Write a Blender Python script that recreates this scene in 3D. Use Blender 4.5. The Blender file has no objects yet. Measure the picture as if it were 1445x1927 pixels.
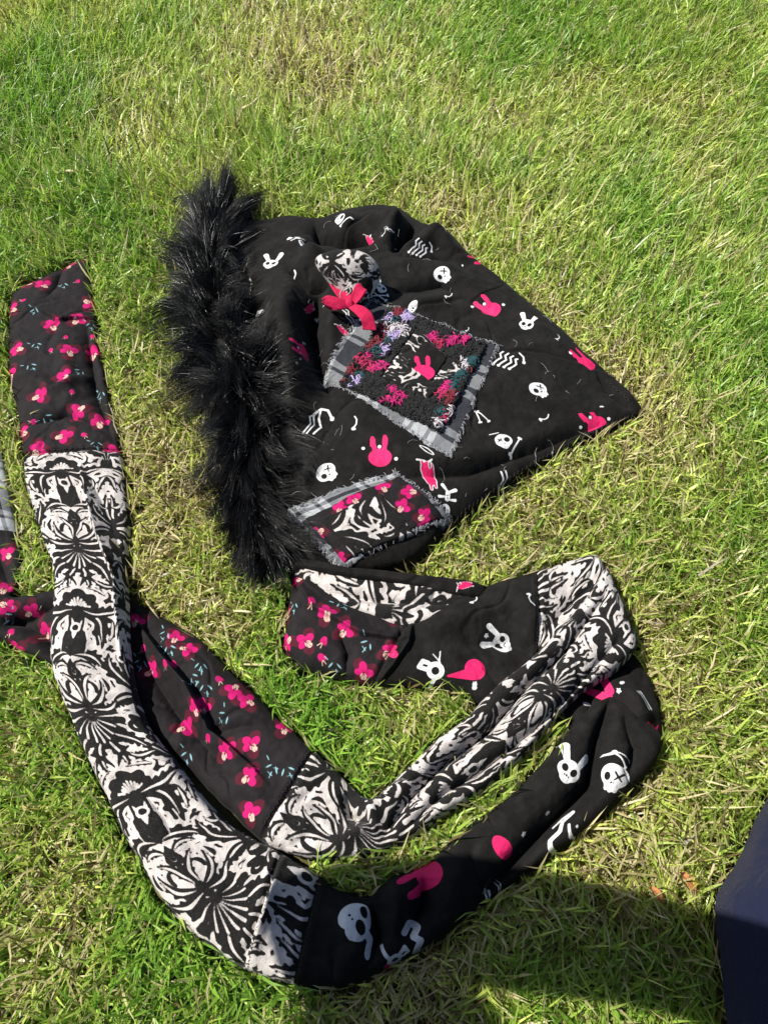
import bpy, math, random
import numpy as np
C = bpy.context.scene
COL = C.collection
rng = np.random.default_rng(7)
random.seed(7)

# ------------------------------------------------------------------ camera, sky, sun, exposure
CAM_H = 0.75
PITCH = math.radians(58)
FPX = 1450.0            # focal length in pixels of the 1445x1927 photograph
cam_d = bpy.data.cameras.new('camera')
cam_d.sensor_fit = 'VERTICAL'; cam_d.sensor_height = 36.0
cam_d.lens = 36.0 * FPX / 1927.0
cam_d.clip_start = 0.01; cam_d.clip_end = 2000
cam = bpy.data.objects.new('camera', cam_d); COL.objects.link(cam)
cam.location = (0, 0, CAM_H); cam.rotation_euler = (math.pi/2 - PITCH, 0, 0)
C.camera = cam

SUN_TO = np.array([-0.60, 0.10, 0.79]); SUN_TO /= np.linalg.norm(SUN_TO)
elev = math.asin(SUN_TO[2]); azim = math.atan2(SUN_TO[0], SUN_TO[1])
w = bpy.data.worlds.new('World'); C.world = w; w.use_nodes = True
nt = w.node_tree; nt.nodes.clear()
sky = nt.nodes.new('ShaderNodeTexSky'); sky.sky_type = 'NISHITA'; sky.sun_disc = False
sky.sun_elevation = elev; sky.sun_rotation = azim
bg = nt.nodes.new('ShaderNodeBackground'); bg.inputs['Strength'].default_value = 0.068
wo = nt.nodes.new('ShaderNodeOutputWorld')
nt.links.new(sky.outputs[0], bg.inputs[0]); nt.links.new(bg.outputs[0], wo.inputs[0])
sd = bpy.data.lights.new('sun', 'SUN'); sd.energy = 4.9; sd.angle = math.radians(0.53); sd.color = (1.0, 0.96, 0.88)
sun = bpy.data.objects.new('sun', sd); COL.objects.link(sun)
from mathutils import Vector
sun.rotation_euler = Vector(SUN_TO).to_track_quat('Z', 'Y').to_euler(); sun.location = (-3, 0, 5)
C.view_settings.view_transform = 'Standard'; C.view_settings.look = 'None'
C.view_settings.gamma = 1.0; C.view_settings.use_curve_mapping = False
C.view_settings.exposure = 1.0
C.render.film_transparent = False

# ------------------------------------------------------------------ maths helpers
SP, CP = math.sin(PITCH), math.cos(PITCH)
FWD = np.array([0, CP, -SP]); UPV = np.array([0, SP, CP]); CAMP = np.array([0, 0, CAM_H])
def G(px, py, z=0.0):
    a = (px-722.5)/FPX; b = (963.5-py)/FPX
    d = FWD + a*np.array([1.0, 0, 0]) + b*UPV
    return CAMP + d*((z-CAM_H)/d[2])
def proj(P):
    r = P - CAMP
    dep = r @ FWD
    return np.stack([722.5 + FPX*r[..., 0]/dep, 963.5 - FPX*(r @ UPV)/dep], -1)
_T = np.random.default_rng(3).random((256, 256))
def vnoise(x, y, s=0):
    x = np.asarray(x) + 17.3*s; y = np.asarray(y) + 9.7*s
    xi = np.floor(x).astype(int); yi = np.floor(y).astype(int)
    fx = x-xi; fy = y-yi; fx = fx*fx*(3-2*fx); fy = fy*fy*(3-2*fy)
    a = _T[xi & 255, yi & 255]; b = _T[(xi+1) & 255, yi & 255]; c = _T[xi & 255, (yi+1) & 255]; d = _T[(xi+1) & 255, (yi+1) & 255]
    return (a*(1-fx)+b*fx)*(1-fy)+(c*(1-fx)+d*fx)*fy - 0.5
def fbm(x, y, s=0, o=3):
    r = 0; a = 1.0
    for k in range(o):
        r = r + a*vnoise(x*2**k, y*2**k, s+k*5); a *= 0.5
    return r
def smooth(a, b, x):
    t = np.clip((x-a)/(b-a), 0, 1); return t*t*(3-2*t)
def spline(P, t):
    """Catmull-Rom through P (n,k) at parameters t in [0,n-1]."""
    P = np.asarray(P, float)
    if P.ndim == 1: P = P[:, None]; flat = True
    else: flat = False
    Q = np.vstack([2*P[0]-P[1], P, 2*P[-1]-P[-2]])
    i = np.clip(np.floor(t).astype(int), 0, len(P)-2); f = (t-i)[:, None]
    p0, p1, p2, p3 = Q[i], Q[i+1], Q[i+2], Q[i+3]
    r = 0.5*(2*p1 + (p2-p0)*f + (2*p0-5*p1+4*p2-p3)*f**2 + (3*p1-p0-3*p2+p3)*f**3)
    return r[:, 0] if flat else r
def seg_dist(P, line):
    """signed distance of 2D points to polyline (sign: + on its left) and arc fraction"""
    best = np.full(len(P), 1e9); sg = np.zeros(len(P)); fr = np.zeros(len(P))
    n = len(line)-1
    for k in range(n):
        a, b = line[k], line[k+1]; ab = b-a; L2 = ab @ ab + 1e-12
        t = np.clip(((P-a) @ ab)/L2, 0, 1)
        q = P-(a+t[:, None]*ab); d = np.hypot(q[:, 0], q[:, 1])
        m = d < best
        best = np.where(m, d, best); fr = np.where(m, (k+t)/n, fr)
        s = np.sign(ab[0]*q[:, 1]-ab[1]*q[:, 0]); sg = np.where(m, s, sg)
    return best*np.where(sg == 0, 1, sg), fr

# ------------------------------------------------------------------ object helpers
def tag(o, label=None, cat=None, group=None, kind=None):
    for k, v in (('label', label), ('category', cat), ('group', group), ('kind', kind)):
        if v: o[k] = v
    return o
def empty(name, loc, label=None, cat=None, group=None):
    o = bpy.data.objects.new(name, None); COL.objects.link(o); o.location = loc; o.empty_display_size = 0.02
    return tag(o, label, cat, group)
def mesh_np(name, V, F, mat, parent=None, attrs=None, smooth_=True):
    """V (n,3); F (m,4) or (m,3) int arrays, or a list of such arrays"""
    me = bpy.data.meshes.new(name)
    V = np.ascontiguousarray(V, np.float32)
    Fs = F if isinstance(F, list) else [F]
    idx = np.concatenate([f.reshape(-1) for f in Fs]).astype(np.int32)
    tot = np.concatenate([np.full(len(f), f.shape[1], np.int32) for f in Fs])
    start = np.concatenate([[0], np.cumsum(tot)[:-1]]).astype(np.int32)
    me.vertices.add(len(V)); me.vertices.foreach_set('co', V.reshape(-1))
    me.loops.add(len(idx)); me.loops.foreach_set('vertex_index', idx)
    me.polygons.add(len(tot)); me.polygons.foreach_set('loop_start', start)
    try: me.polygons.foreach_set('loop_total', tot)
    except Exception: pass
    me.polygons.foreach_set('use_smooth', np.full(len(tot), smooth_))
    for k, v in (attrs or {}).items():
        v = np.asarray(v, np.float32)
        if v.ndim == 2 and v.shape[1] == 3:
            at = me.attributes.new(k, 'FLOAT_VECTOR', 'POINT'); at.data.foreach_set('vector', np.ascontiguousarray(v).reshape(-1))
        else:
            at = me.attributes.new(k, 'FLOAT', 'POINT'); at.data.foreach_set('value', v)
    me.update(calc_edges=True); me.validate()
    if mat: me.materials.append(mat)
    o = bpy.data.objects.new(name, me); COL.objects.link(o)
    if parent: attach(o, parent)
    return o
def attach(o, parent):
    o.parent = parent
    p = parent; loc = Vector((0, 0, 0))
    while p: loc += p.location; p = p.parent
    o.location = -loc                       # geometry is written in world coordinates
    return o
def grid_faces(nr, nc, off=0, wrap=False):
    i = np.arange(nr-1)[:, None]; j = np.arange(nc if wrap else nc-1)[None, :]
    j2 = (j+1) % nc
    a = i*nc+j; b = i*nc+j2; c = (i+1)*nc+j2; d = (i+1)*nc+j
    return np.stack([a, b, c, d], -1).reshape(-1, 4)+off
def hair(name, pts, rad, mat, parent=None, attrs=None):
    """pts (n,k,3), rad (n,k)"""
    n, k, _ = pts.shape
    hc = bpy.data.hair_curves.new(name); hc.add_curves([k]*n)
    hc.points.foreach_set('position', np.ascontiguousarray(pts, np.float32).reshape(-1))
    at = hc.attributes.get('radius') or hc.attributes.new('radius', 'FLOAT', 'POINT')
    at.data.foreach_set('value', np.ascontiguousarray(rad, np.float32).reshape(-1))
    for kk, v in (attrs or {}).items():      # per curve vectors
        a2 = hc.attributes.new(kk, 'FLOAT_VECTOR', 'POINT')
        a2.data.foreach_set('vector', np.ascontiguousarray(np.repeat(v[:, None, :], k, 1), np.float32).reshape(-1))
    hc.materials.append(mat)
    o = bpy.data.objects.new(name, hc); COL.objects.link(o)
    if parent: attach(o, parent)
    return o

# ------------------------------------------------------------------ materials
class NB:
    def __init__(s, name):
        s.m = bpy.data.materials.new(name); s.m.use_nodes = True; s.t = s.m.node_tree; s.t.nodes.clear()
        s.out = s.n('ShaderNodeOutputMaterial')
    def n(s, typ, **kw):
        o = s.t.nodes.new(typ)
        for k, v in kw.items(): setattr(o, k, v)
        return o
    def put(s, sock, v):
        if isinstance(v, bpy.types.NodeSocket): s.t.links.new(v, sock)
        elif v is not None:
            if sock.type == 'RGBA' and len(v) == 3: v = (*v, 1)
            sock.default_value = v
    def attr(s, name, out='Fac'):
        return s.n('ShaderNodeAttribute', attribute_name=name).outputs[out]
    def math(s, op, a, b=None, c=None, clamp=False):
        o = s.n('ShaderNodeMath', operation=op, use_clamp=clamp); s.put(o.inputs[0], a); s.put(o.inputs[1], b)
        if c is not None: s.put(o.inputs[2], c)
        return o.outputs[0]
    def mix(s, f, a, b, bt='MIX'):
        o = s.n('ShaderNodeMix', data_type='RGBA', blend_type=bt); s.put(o.inputs[0], f); s.put(o.inputs[6], a); s.put(o.inputs[7], b)
        return o.outputs[2]
    def noise(s, scale, detail=2.0, rough=0.5, vec=None, out=0):
        o = s.n('ShaderNodeTexNoise'); o.inputs['Scale'].default_value = scale; o.inputs['Detail'].default_value = detail; o.inputs['Roughness'].default_value = rough
        if vec is not None: s.put(o.inputs['Vector'], vec)
        return o.outputs[out]
    def ramp(s, v, a, b, c=0.0, d=1.0):
        o = s.n('ShaderNodeMapRange', interpolation_type='SMOOTHSTEP'); s.put(o.inputs[0], v)
        for k, x in enumerate((a, b, c, d)): s.put(o.inputs[k+1], x)
        return o.outputs[0]
    def coord(s): return s.n('ShaderNodeTexCoord').outputs['Object']
    def bump(s, h, dist, strength=1.0):
        o = s.n('ShaderNodeBump'); s.put(o.inputs['Height'], h); o.inputs['Distance'].default_value = dist; o.inputs['Strength'].default_value = strength
        return o.outputs[0]
    def bsdf(s, col, rough=0.9, spec=0.3, sheen=0.0, normal=None, sheen_rough=0.4, metal=0):
        o = s.n('ShaderNodeBsdfPrincipled'); s.put(o.inputs['Base Color'], col); s.put(o.inputs['Roughness'], rough)
        s.put(o.inputs['Specular IOR Level'], spec); s.put(o.inputs['Sheen Weight'], sheen); s.put(o.inputs['Sheen Roughness'], sheen_rough)
        if normal is not None: s.put(o.inputs['Normal'], normal)
        return o.outputs[0]
    def done(s, sh): s.t.links.new(sh, s.out.inputs['Surface']); return s.m

BLACK = (0.016, 0.0145, 0.0135)
def fabric_relief(b, fuzz=1.0):
    co = b.coord()
    h = b.math('ADD', b.noise(900, 3, .6, co), b.math('MULTIPLY', b.noise(140, 3, .55, co), 1.6))
    return co, b.bump(h, 0.0009*fuzz, .8)
def mat_black():
    b = NB('black_jersey'); co, nrm = fabric_relief(b, 0.8)
    base = b.mix(b.ramp(b.noise(60, 3, .6, co), .35, .7), (.0042, .0038, .0035), (.0086, .0078, .0073))
    lint = b.ramp(b.noise(1700, 2, .6, co), .62, .76)
    base = b.mix(b.math('MULTIPLY', lint, .35), base, (.07, .066, .06))
    wv = b.math('ADD', b.attr('white'), b.math('MULTIPLY', b.math('SUBTRACT', b.noise(1500, 2, .5, co), .5), .0004))
    wf = b.ramp(wv, .00022, -.00022)
    pv = b.math('ADD', b.attr('pink'), b.math('MULTIPLY', b.math('SUBTRACT', b.noise(1500, 2, .5, co), .5), .0004))
    pf = b.ramp(pv, .00022, -.00022)
    worn = b.ramp(b.noise(420, 3, .6, co), .28, .42)
    whitec = b.mix(worn, (.28, .29, .29), (.50, .50, .50))
    pinkc = b.mix(worn, (.36, .010, .060), (.52, .014, .095))
    c = b.mix(pf, base, pinkc); c = b.mix(wf, c, whitec)
    ink = b.math('MAXIMUM', wf, pf)
    rough = b.mix(ink, (.92,)*3, (.62,)*3)
    return b.done(b.bsdf(c, rough, .14, b.math('MULTIPLY', b.math('SUBTRACT', 1.0, ink), .010), nrm))
def mat_damask():
    b = NB('flocked_damask'); co, nrm = fabric_relief(b, 1.1)
    base = b.mix(b.ramp(b.noise(90, 4, .6, co), .3, .75), (.34, .31, .295), (.47, .435, .415))
    dv = b.math('ADD', b.attr('ink'), b.math('MULTIPLY', b.math('SUBTRACT', b.noise(1100, 3, .6, co), .5), .0011))
    f = b.ramp(dv, .0003, -.0003)
    blk = b.mix(b.ramp(b.noise(1300, 2, .6, co), .45, .72), (.005, .0048, .0046), (.019, .018, .017))
    c = b.mix(f, base, blk)
    return b.done(b.bsdf(c, .95, .15, .05, nrm))
def mat_floral():
    b = NB('floral_viscose'); co, nrm = fabric_relief(b, 0.5)
    base = b.mix(b.ramp(b.noise(70, 3, .6, co), .3, .7), (.0058, .0044, .0050), (.0100, .0080, .0090))
    def lay(c, name, col, e=.00022):
        return b.mix(b.ramp(b.attr(name), e, -e), c, col)
    c = lay(base, 'maroon', (.050, .005, .012), .0006)
    c = lay(c, 'pink', b.mix(b.noise(300, 2, .5, co), (.26, .003, .062), (.42, .006, .115)))
    c = lay(c, 'cream', (.44, .29, .24)); c = lay(c, 'blue', (.14, .27, .30))
    return b.done(b.bsdf(c, .85, .16, .012, nrm))
def mat_plain(name, col, rough=.8, spec=.3, sheen=0.0, var=.25, scale=80, bump=.0006):
    b = NB(name); co = b.coord()
    dark = tuple(x*(1-var) for x in col)
    c = b.mix(b.noise(scale, 4, .6, co), dark, tuple(min(1, x*(1+var)) for x in col))
    return b.done(b.bsdf(c, rough, spec, sheen, b.bump(b.noise(900, 3, .6, co), bump, .6)))
M = {}
M['thread'] = mat_plain('black_thread', (.022, .020, .020), .7); M['black'] = mat_black(); M['damask'] = mat_damask(); M['floral'] = mat_floral()

# ------------------------------------------------------------------ print motifs as signed distances (negative inside)
def circ(q, x, y, r): return np.hypot(q[:, 0]-x, q[:, 1]-y)-r
def ell(q, x, y, a, b_, rot=0.0):
    c, s = math.cos(rot), math.sin(rot); dx, dy = q[:, 0]-x, q[:, 1]-y
    u = (dx*c+dy*s)/a; v = (-dx*s+dy*c)/b_
    return (np.hypot(u, v)-1)*min(a, b_)
def cap(q, a, b_, r0, r1=None):
    r1 = r0 if r1 is None else r1
    a = np.array(a, float); ab = np.array(b_, float)-a
    t = np.clip(((q-a) @ ab)/(ab @ ab+1e-12), 0, 1)
    d = q-(a+t[:, None]*ab); return np.hypot(d[:, 0], d[:, 1])-(r0+(r1-r0)*t)
def poly(q, pts, r0, r1=None):
    n = len(pts)-1; r1 = r0 if r1 is None else r1
    return mn(*[cap(q, pts[k], pts[k+1], r0+(r1-r0)*k/n, r0+(r1-r0)*(k+1)/n) for k in range(n)])
def mn(*a):
    r = a[0]
    for x in a[1:]: r = np.minimum(r, x)
    return r
def sub(a, *bs):
    for x in bs: a = np.maximum(a, -x)
    return a
def star(q, x, y, r=.12): return circ(q, x, y, r)
def bone(q, a, b_, w=.07):
    a = np.array(a, float); b_ = np.array(b_, float); d = (b_-a)/np.linalg.norm(b_-a); n = np.array([-d[1], d[0]])
    return mn(cap(q, a, b_, w), *[circ(q, *(e+s*n*w*1.5), w*1.7) for e in (a, b_) for s in (1, -1)])
def m_skull(q):
    w_ = mn(ell(q, 0, .12, .95, .84), ell(q, .0, -.55, .52, .42), circ(q, -.3, -.85, .15), circ(q, 0.0, -.9, .16), circ(q, .3, -.85, .15))
    w_ = sub(w_, cap(q, (.12, .42), (.62, -.10), .085, .05), cap(q, (.62, .40), (.14, -.12), .085, .05), ell(q, -.40, -.02, .24, .30), circ(q, -.02, -.36, .085), circ(q, .14, -.34, .06))
    return {'white': w_}
def m_bunny(q):
    p = mn(ell(q, 0, -.46, .74, .62), cap(q, (-.30, -.05), (-.44, .92), .155, .125), cap(q, (.28, -.05), (.36, 1.0), .155, .125), cap(q, (-.44, .45), (-.43, .8), .17), cap(q, (.34, .45), (.36, .85), .17))
    return {'pink': p, 'white': mn(star(q, -.02, .30), star(q, -1.05, .25), star(q, 1.0, -.62))}
def m_bunny_plain(q): return {'pink': m_bunny(q)['pink']}
def m_bskull(q):
    w_ = mn(ell(q, 0, -.30, .62, .55), ell(q, 0, -.70, .34, .28), cap(q, (-.30, .05), (-.75, .75), .14, .22), cap(q, (.30, .05), (.50, .95), .14, .20))
    w_ = sub(w_, ell(q, -.26, -.28, .17, .22, .4), ell(q, .26, -.28, .17, .22, -.4), circ(q, 0, -.60, .06), circ(q, .13, -.62, .05), circ(q, -.13, -.62, .05))
    return {'white': w_}
def m_bskullx(q):
    w_ = mn(ell(q, 0, .05, .66, .58), ell(q, 0, -.38, .36, .26), cap(q, (-.25, .45), (-.45, 1.05), .10, .17))
    w_ = sub(w_, ell(q, .28, .12, .20, .24, -.3), cap(q, (-.42, .20), (-.12, -.02), .05), cap(q, (-.12, .22), (-.42, -.02), .05), circ(q, 0, -.26, .06))
    return {'white': mn(w_, bone(q, (-.95, -.80), (.95, -1.35)), bone(q, (.95, -.55), (-.7, -1.45)))}
def m_bskullb(q):
    w_ = m_bskullx(q*1.0)['white']
    w_ = mn(sub(mn(ell(q, 0, .05, .66, .58), ell(q, 0, -.38, .36, .26)), ell(q, .28, .12, .22, .26, -.3), cap(q, (-.42, .20), (-.12, -.02), .05), cap(q, (-.12, .22), (-.42, -.02), .05), circ(q, 0, -.26, .06)), bone(q, (.35, -.98), (1.25, .05), .06), cap(q, (-.95, .65), (-.2, .75), .035))
    return {'white': w_}
def m_ribs(q):
    f = []
    for k, x in enumerate((-.75, -.35, .05, .45)):
        f.append(poly(q, [(x, .75-.1*k), (x-.14, .35), (x+.10, 0), (x-.08, -.4), (x+.02-.2, -.85+.08*k)], .065))
        f.append(circ(q, x-.18, -.88+.08*k, .12))
    f.append(poly(q, [(.35, 1.0), (.75, .85), (.95, .45)], .065)); f.append(circ(q, .97, .42, .13))
    return {'white': mn(*f)}
def m_wave(q):
    return {'white': mn(poly(q, [(-1, .1), (-.5, .28), (0, .05), (.5, .22), (1, .15)], .06), poly(q, [(-.85, -.22), (-.35, -.05), (.1, -.25), (.6, -.08), (.95, -.12)], .07))}
def m_wave2(q):
    return {'white': mn(poly(q, [(-.5, -.95), (-.5, -.45), (-.05, .0), (.0, .5), (.5, .9)], .10), poly(q, [(-.45, .35), (-.05, .75), (.45, .98)], .08), poly(q, [(.05, -.6), (.35, -.15), (.35, .25)], .06))}
def m_bonelet(q):
    return {'white': mn(poly(q, [(-.2, 1), (.15, .5), (.15, -.2), (-.25, -.7)], .10), circ(q, -.32, -.85, .24), circ(q, -.05, -.9, .18))}
def m_bones(q):
    return {'white': mn(bone(q, (-.8, -.2), (.8, .7), .07), bone(q, (-.8, -.35), (.9, -.3), .07))}
def m_vbone(q):
    return {'white': mn(cap(q, (-.8, .25), (.8, .4), .12), cap(q, (-.8, -.25), (.8, -.05), .12), circ(q, -.8, .3, .2), circ(q, -.8, -.25, .2))}
def m_loop(q):
    a = np.maximum(ell(q, 0, 0, 1.0, .32), -ell(q, 0, 0, .85, .16)); return {'white': a}
def m_arm(q):
    return {'white': mn(poly(q, [(-.9, -1), (-.45, -.2), (-.55, .4), (.1, .9)], .05), poly(q, [(-.65, -1), (-.2, -.2), (-.3, .45), (.1, .9)], .05),
            poly(q, [(-.2, -1), (.25, -.3), (.05, .3), (.15, .9)], .065), poly(q, [(.15, .9), (.6, .75), (.9, .2)], .07), circ(q, .92, .15, .14))}
def m_skel(q):
    w_ = mn(ell(q, .25, -.62, .36, .48, .5), cap(q, (-.15, .1), (-.35, .45), .16), cap(q, (-.35, .5), (-.1, .95), .08, .12), cap(q, (-.35, .5), (-.9, .7), .06, .13), cap(q, (-.35, .1), (-.65, -.15), .06, .1), cap(q, (.05, .2), (.3, .4), .06, .1))
    w_ = sub(w_, ell(q, .12, -.55, .12, .17, .3), ell(q, .40, -.72, .12, .16, .3), circ(q, -.16, .16, .05), circ(q, -.28, .28, .05), circ(q, -.22, .4, .04))
    return {'white': w_}
def m_claw(q):
    p = mn(cap(q, (-.35, -.1), (.5, .1), .42, .36), cap(q, (.5, .3), (1.0, .28), .12, .08), cap(q, (.5, .0), (1.1, -.04), .12, .08), cap(q, (-.4, -.3), (-.8, -.42), .14, .08))
    p = sub(p, cap(q, (-.8, .05), (-.35, .10), .07))
    o = mn(poly(q, [(-.85, .25), (-.70, -.05), (-.85, -.35), (-.95, -.75)], .06), np.abs(p)-.028)
    return {'pink': p, 'white': np.maximum(o, -(p+.03))}
def m_vee(q): return {'pink': mn(cap(q, (-.1, .9), (.45, -.1), .20, .24), cap(q, (-.9, -.05), (.35, -.45), .16, .24)), 'white': mn(star(q, -.35, .35), star(q, -.75, -.85), star(q, 1.1, .35))}
def m_bolt(q): return {'pink': mn(cap(q, (-.15, .9), (.05, -.1), .10, .32), cap(q, (.0, -.2), (.35, -1.0), .32, .06), cap(q, (.1, .0), (.5, .15), .15, .05))}
def m_egg(q): return {'pink': ell(q, 0, 0, 1, .62)}
def m_dome(q): return {'pink': mn(ell(q, .40, .10, .58, .56), cap(q, (.2, -.12), (-1.05, -.22), .34, .05)), 'white': star(q, .35, -.85, .13)}
def m_star(q): return {'white': mn(circ(q, 0, 0, .75), *[cap(q, (0, 0), (math.cos(k*1.257), math.sin(k*1.257)), .5, .2) for k in range(5)])}
def m_eartip(q): return {'white': sub(ell(q, 0, 0, .45, 1.0, -.2), circ(q, .1, -.1, .12), circ(q, .05, -.45, .1))}
def m_bigskull(q):
    w_ = mn(ell(q, -.05, .25, .72, .62), ell(q, -.1, -.2, .5, .4), cap(q, (.25, -.1), (.62, -.55), .15, .17), cap(q, (.62, -.5), (.45, -1.0), .17, .19))
    w_ = sub(w_, ell(q, .28, .50, .17, .24, .5), ell(q, .05, -.08, .24, .30, .2), circ(q, -.38, .38, .06), circ(q, -.30, .22, .05))
    return {'white': w_}
def m_sq(q): return {'white': mn(poly(q, [(-.5, .4), (-.2, .75), (.2, .5), (-.1, .15), (.25, -.1), (-.05, -.5), (-.3, -.9)], .16))}
def m_curl(q):
    return {'white': mn(np.abs(circ(q, .2, -.1, .42))-.16, poly(q, [(-.2, .2), (-.6, .65), (-.2, .85), (.05, .55)], .14), cap(q, (-.1, -.5), (-.8, -.95), .13), cap(q, (.6, .1), (1.1, .8), .04), cap(q, (.75, .2), (.6, .9), .04))}
def m_flower(q, k=0):
    an = (0.35, 2.2, 4.3)
    mar = mn(*[ell(q, .75*math.cos(a+.5), .75*math.sin(a+.5), .72, .58, a+.5) for a in an])
    pk = mn(*[ell(q, .52*math.cos(a), .52*math.sin(a), .50, .40, a+.2) for a in an[:2]])
    pk = mn(pk, ell(q, .5*math.cos(3.6), .5*math.sin(3.6), .42, .34, 3.6))
    pk = sub(pk, cap(q, (0, 0), (.5*math.cos(.35), .5*math.sin(.35)), .03), cap(q, (0, 0), (.4*math.cos(2.2), .4*math.sin(2.2)), .03))
    cr = ell(q, .46*math.cos(5.2), .46*math.sin(5.2), .42, .34, 5.2)
    cr = sub(cr, *[cap(q, (0, 0), (.8*math.cos(5.2+d), .8*math.sin(5.2+d)), .035) for d in (-.45, 0, .45)])
    return {'maroon': mar, 'pink': pk, 'cream': cr}
def m_bud(q):
    return {'pink': mn(ell(q, 0, .3, .5, .62), ell(q, .35, .1, .3, .5, .4)), 'cream': mn(cap(q, (-.1, -.3), (-.5, -.9), .07), cap(q, (.1, -.3), (.15, -1), .07)), 'maroon': ell(q, .1, -.1, .7, .5)}
def m_leaf(q):
    return {'blue': mn(ell(q, -.45, .15, .34, .085, .9), ell(q, .4, .1, .36, .08, 2.3), cap(q, (.1, -.2), (.15, -.8), .05), cap(q, (-.3, -.3), (.3, -.5), .04), cap(q, (-1.1, .9), (-.75, .65), .05))}
MOT = {k[2:]: v for k, v in globals().items() if k.startswith('m_')}
SIZE = dict(skull=.0125, bunny=.0175, bunny_plain=.0175, bskull=.0175, bskullx=.0155, bskullb=.0135, ribs=.016, wave=.016, wave2=.02, bonelet=.010, bones=.013, vbone=.011,
            loop=.012, arm=.0175, skel=.0165, claw=.013, vee=.018, bolt=.020, egg=.015, dome=.019, star=.0026, eartip=.011, bigskull=.020, sq=.016, curl=.015, flower=.0098, bud=.0065, leaf=.0100)

# damask tile: half of a mirror repeat, in centimetres, rasterised as a distance field
TW, TH, TR = 6.2, 22.0, 40                        # half width, period, samples per cm
_uu, _vv = np.meshgrid((np.arange(int(TW*TR)+1))/TR, (np.arange(int(TH*TR)))/TR, indexing='ij')
DAM = np.full(_uu.shape, 3.0)
def _dcap(a, b, r0, r1, mode):
    global DAM
    for du, mir in ((0, 1), (0, -1), (2*TW, -1)):
        for dv in (-TH, 0, TH):
            A = (mir*a[0]+du, a[1]+dv); B = (mir*b[0]+du, b[1]+dv); R = max(r0, r1)+(1.0 if mode > 0 else .15)
            x0 = max(0, int((min(A[0], B[0])-R)*TR)); x1 = min(_uu.shape[0], int((max(A[0], B[0])+R)*TR)+1)
            y0 = max(0, int((min(A[1], B[1])-R)*TR)); y1 = min(_uu.shape[1], int((max(A[1], B[1])+R)*TR)+1)
            if x1 <= x0 or y1 <= y0: continue
            U = _uu[x0:x1, y0:y1]; V = _vv[x0:x1, y0:y1]
            abx, aby = B[0]-A[0], B[1]-A[1]
            t = np.clip(((U-A[0])*abx+(V-A[1])*aby)/(abx*abx+aby*aby+1e-9), 0, 1)
            d = np.hypot(U-A[0]-t*abx, V-A[1]-t*aby)-(r0+(r1-r0)*t)
            DAM[x0:x1, y0:y1] = np.minimum(DAM[x0:x1, y0:y1], d) if mode > 0 else np.maximum(DAM[x0:x1, y0:y1], -d)
def _bez(p, n=9):
    t = np.linspace(0, 1, n)[:, None]; p = [np.array(x, float) for x in p]
    return (1-t)**2*p[0]+2*t*(1-t)*p[1]+t*t*p[2]
def d_stroke(p, r0, rm, r1, mode=1, n=9):
    B = _bez(p, n); t = np.linspace(0, 1, n); R = np.where(t < .5, r0+(rm-r0)*np.sin(t*math.pi), r1+(rm-r1)*np.sin(t*math.pi))
    for k in range(n-1): _dcap(B[k], B[k+1], R[k], R[k+1], mode)
def d_leaf(p, wd, lobes=5, side=0, vein=True, sh=0.0):
    B = _bez(p, 25); n = 25
    T = np.gradient(B, axis=0); T /= np.linalg.norm(T, axis=1, keepdims=True); N = np.stack([-T[:, 1], T[:, 0]], 1)
    for k in range(n-1):
        f = lambda t: wd*.62*math.sin(math.pi*min(1, (t*.93+.05))**.75)**.8+.05
        o = N[k]*sh*wd; _dcap(B[k]+o, B[k+1]+N[k+1]*sh*wd, f(k/(n-1)), f((k+1)/(n-1)), 1)
    for k in range(1, lobes+1):
        t = k/(lobes+.6); i = int(t*(n-1)); f = math.sin(math.pi*t**.8)**.6
        for s in ((1, -1) if side == 0 else (side,)):
            e = B[i]+(N[i]*s*.78+T[i]*.50)*wd*f
            _dcap(B[i]+N[i]*s*wd*.3*f, e, wd*.40*f, wd*.27*f, 1)
    if vein:
        for k in range(n-3): _dcap(B[k]-N[k]*wd*.10, B[k+1]-N[k+1]*wd*.10, .04+.09*math.sin(math.pi*k/(n-3)), .04+.09*math.sin(math.pi*(k+1)/(n-3)), -1)
def d_spiral(c, r, a0, turns, r0, r1, sgn=1, bulb=.3):
    n = int(14*turns); prev = None
    for k in range(n+1):
        t = k/n; a = a0+sgn*turns*2*math.pi*t; rr = r*(1-.72*t); q = (c[0]+rr*math.cos(a), c[1]+rr*math.sin(a))
        if prev: _dcap(prev, q, r0+(r1-r0)*(k-1)/n, r0+(r1-r0)*t, 1)
        prev = q
    _dcap(prev, prev, bulb, bulb, 1)
def d_fan(c, a_c, spread, n, L, r0, r1, mode=1):
    for k in range(n):
        a = a_c+spread*(k/(n-1)-.5)*2; l = L*(1-.25*abs(k/(n-1)-.5)*2)
        _dcap((c[0]+.5*math.cos(a), c[1]+.5*math.sin(a)), (c[0]+l*math.cos(a), c[1]+l*math.sin(a)), r0, r1, mode)
PI = math.pi
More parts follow.
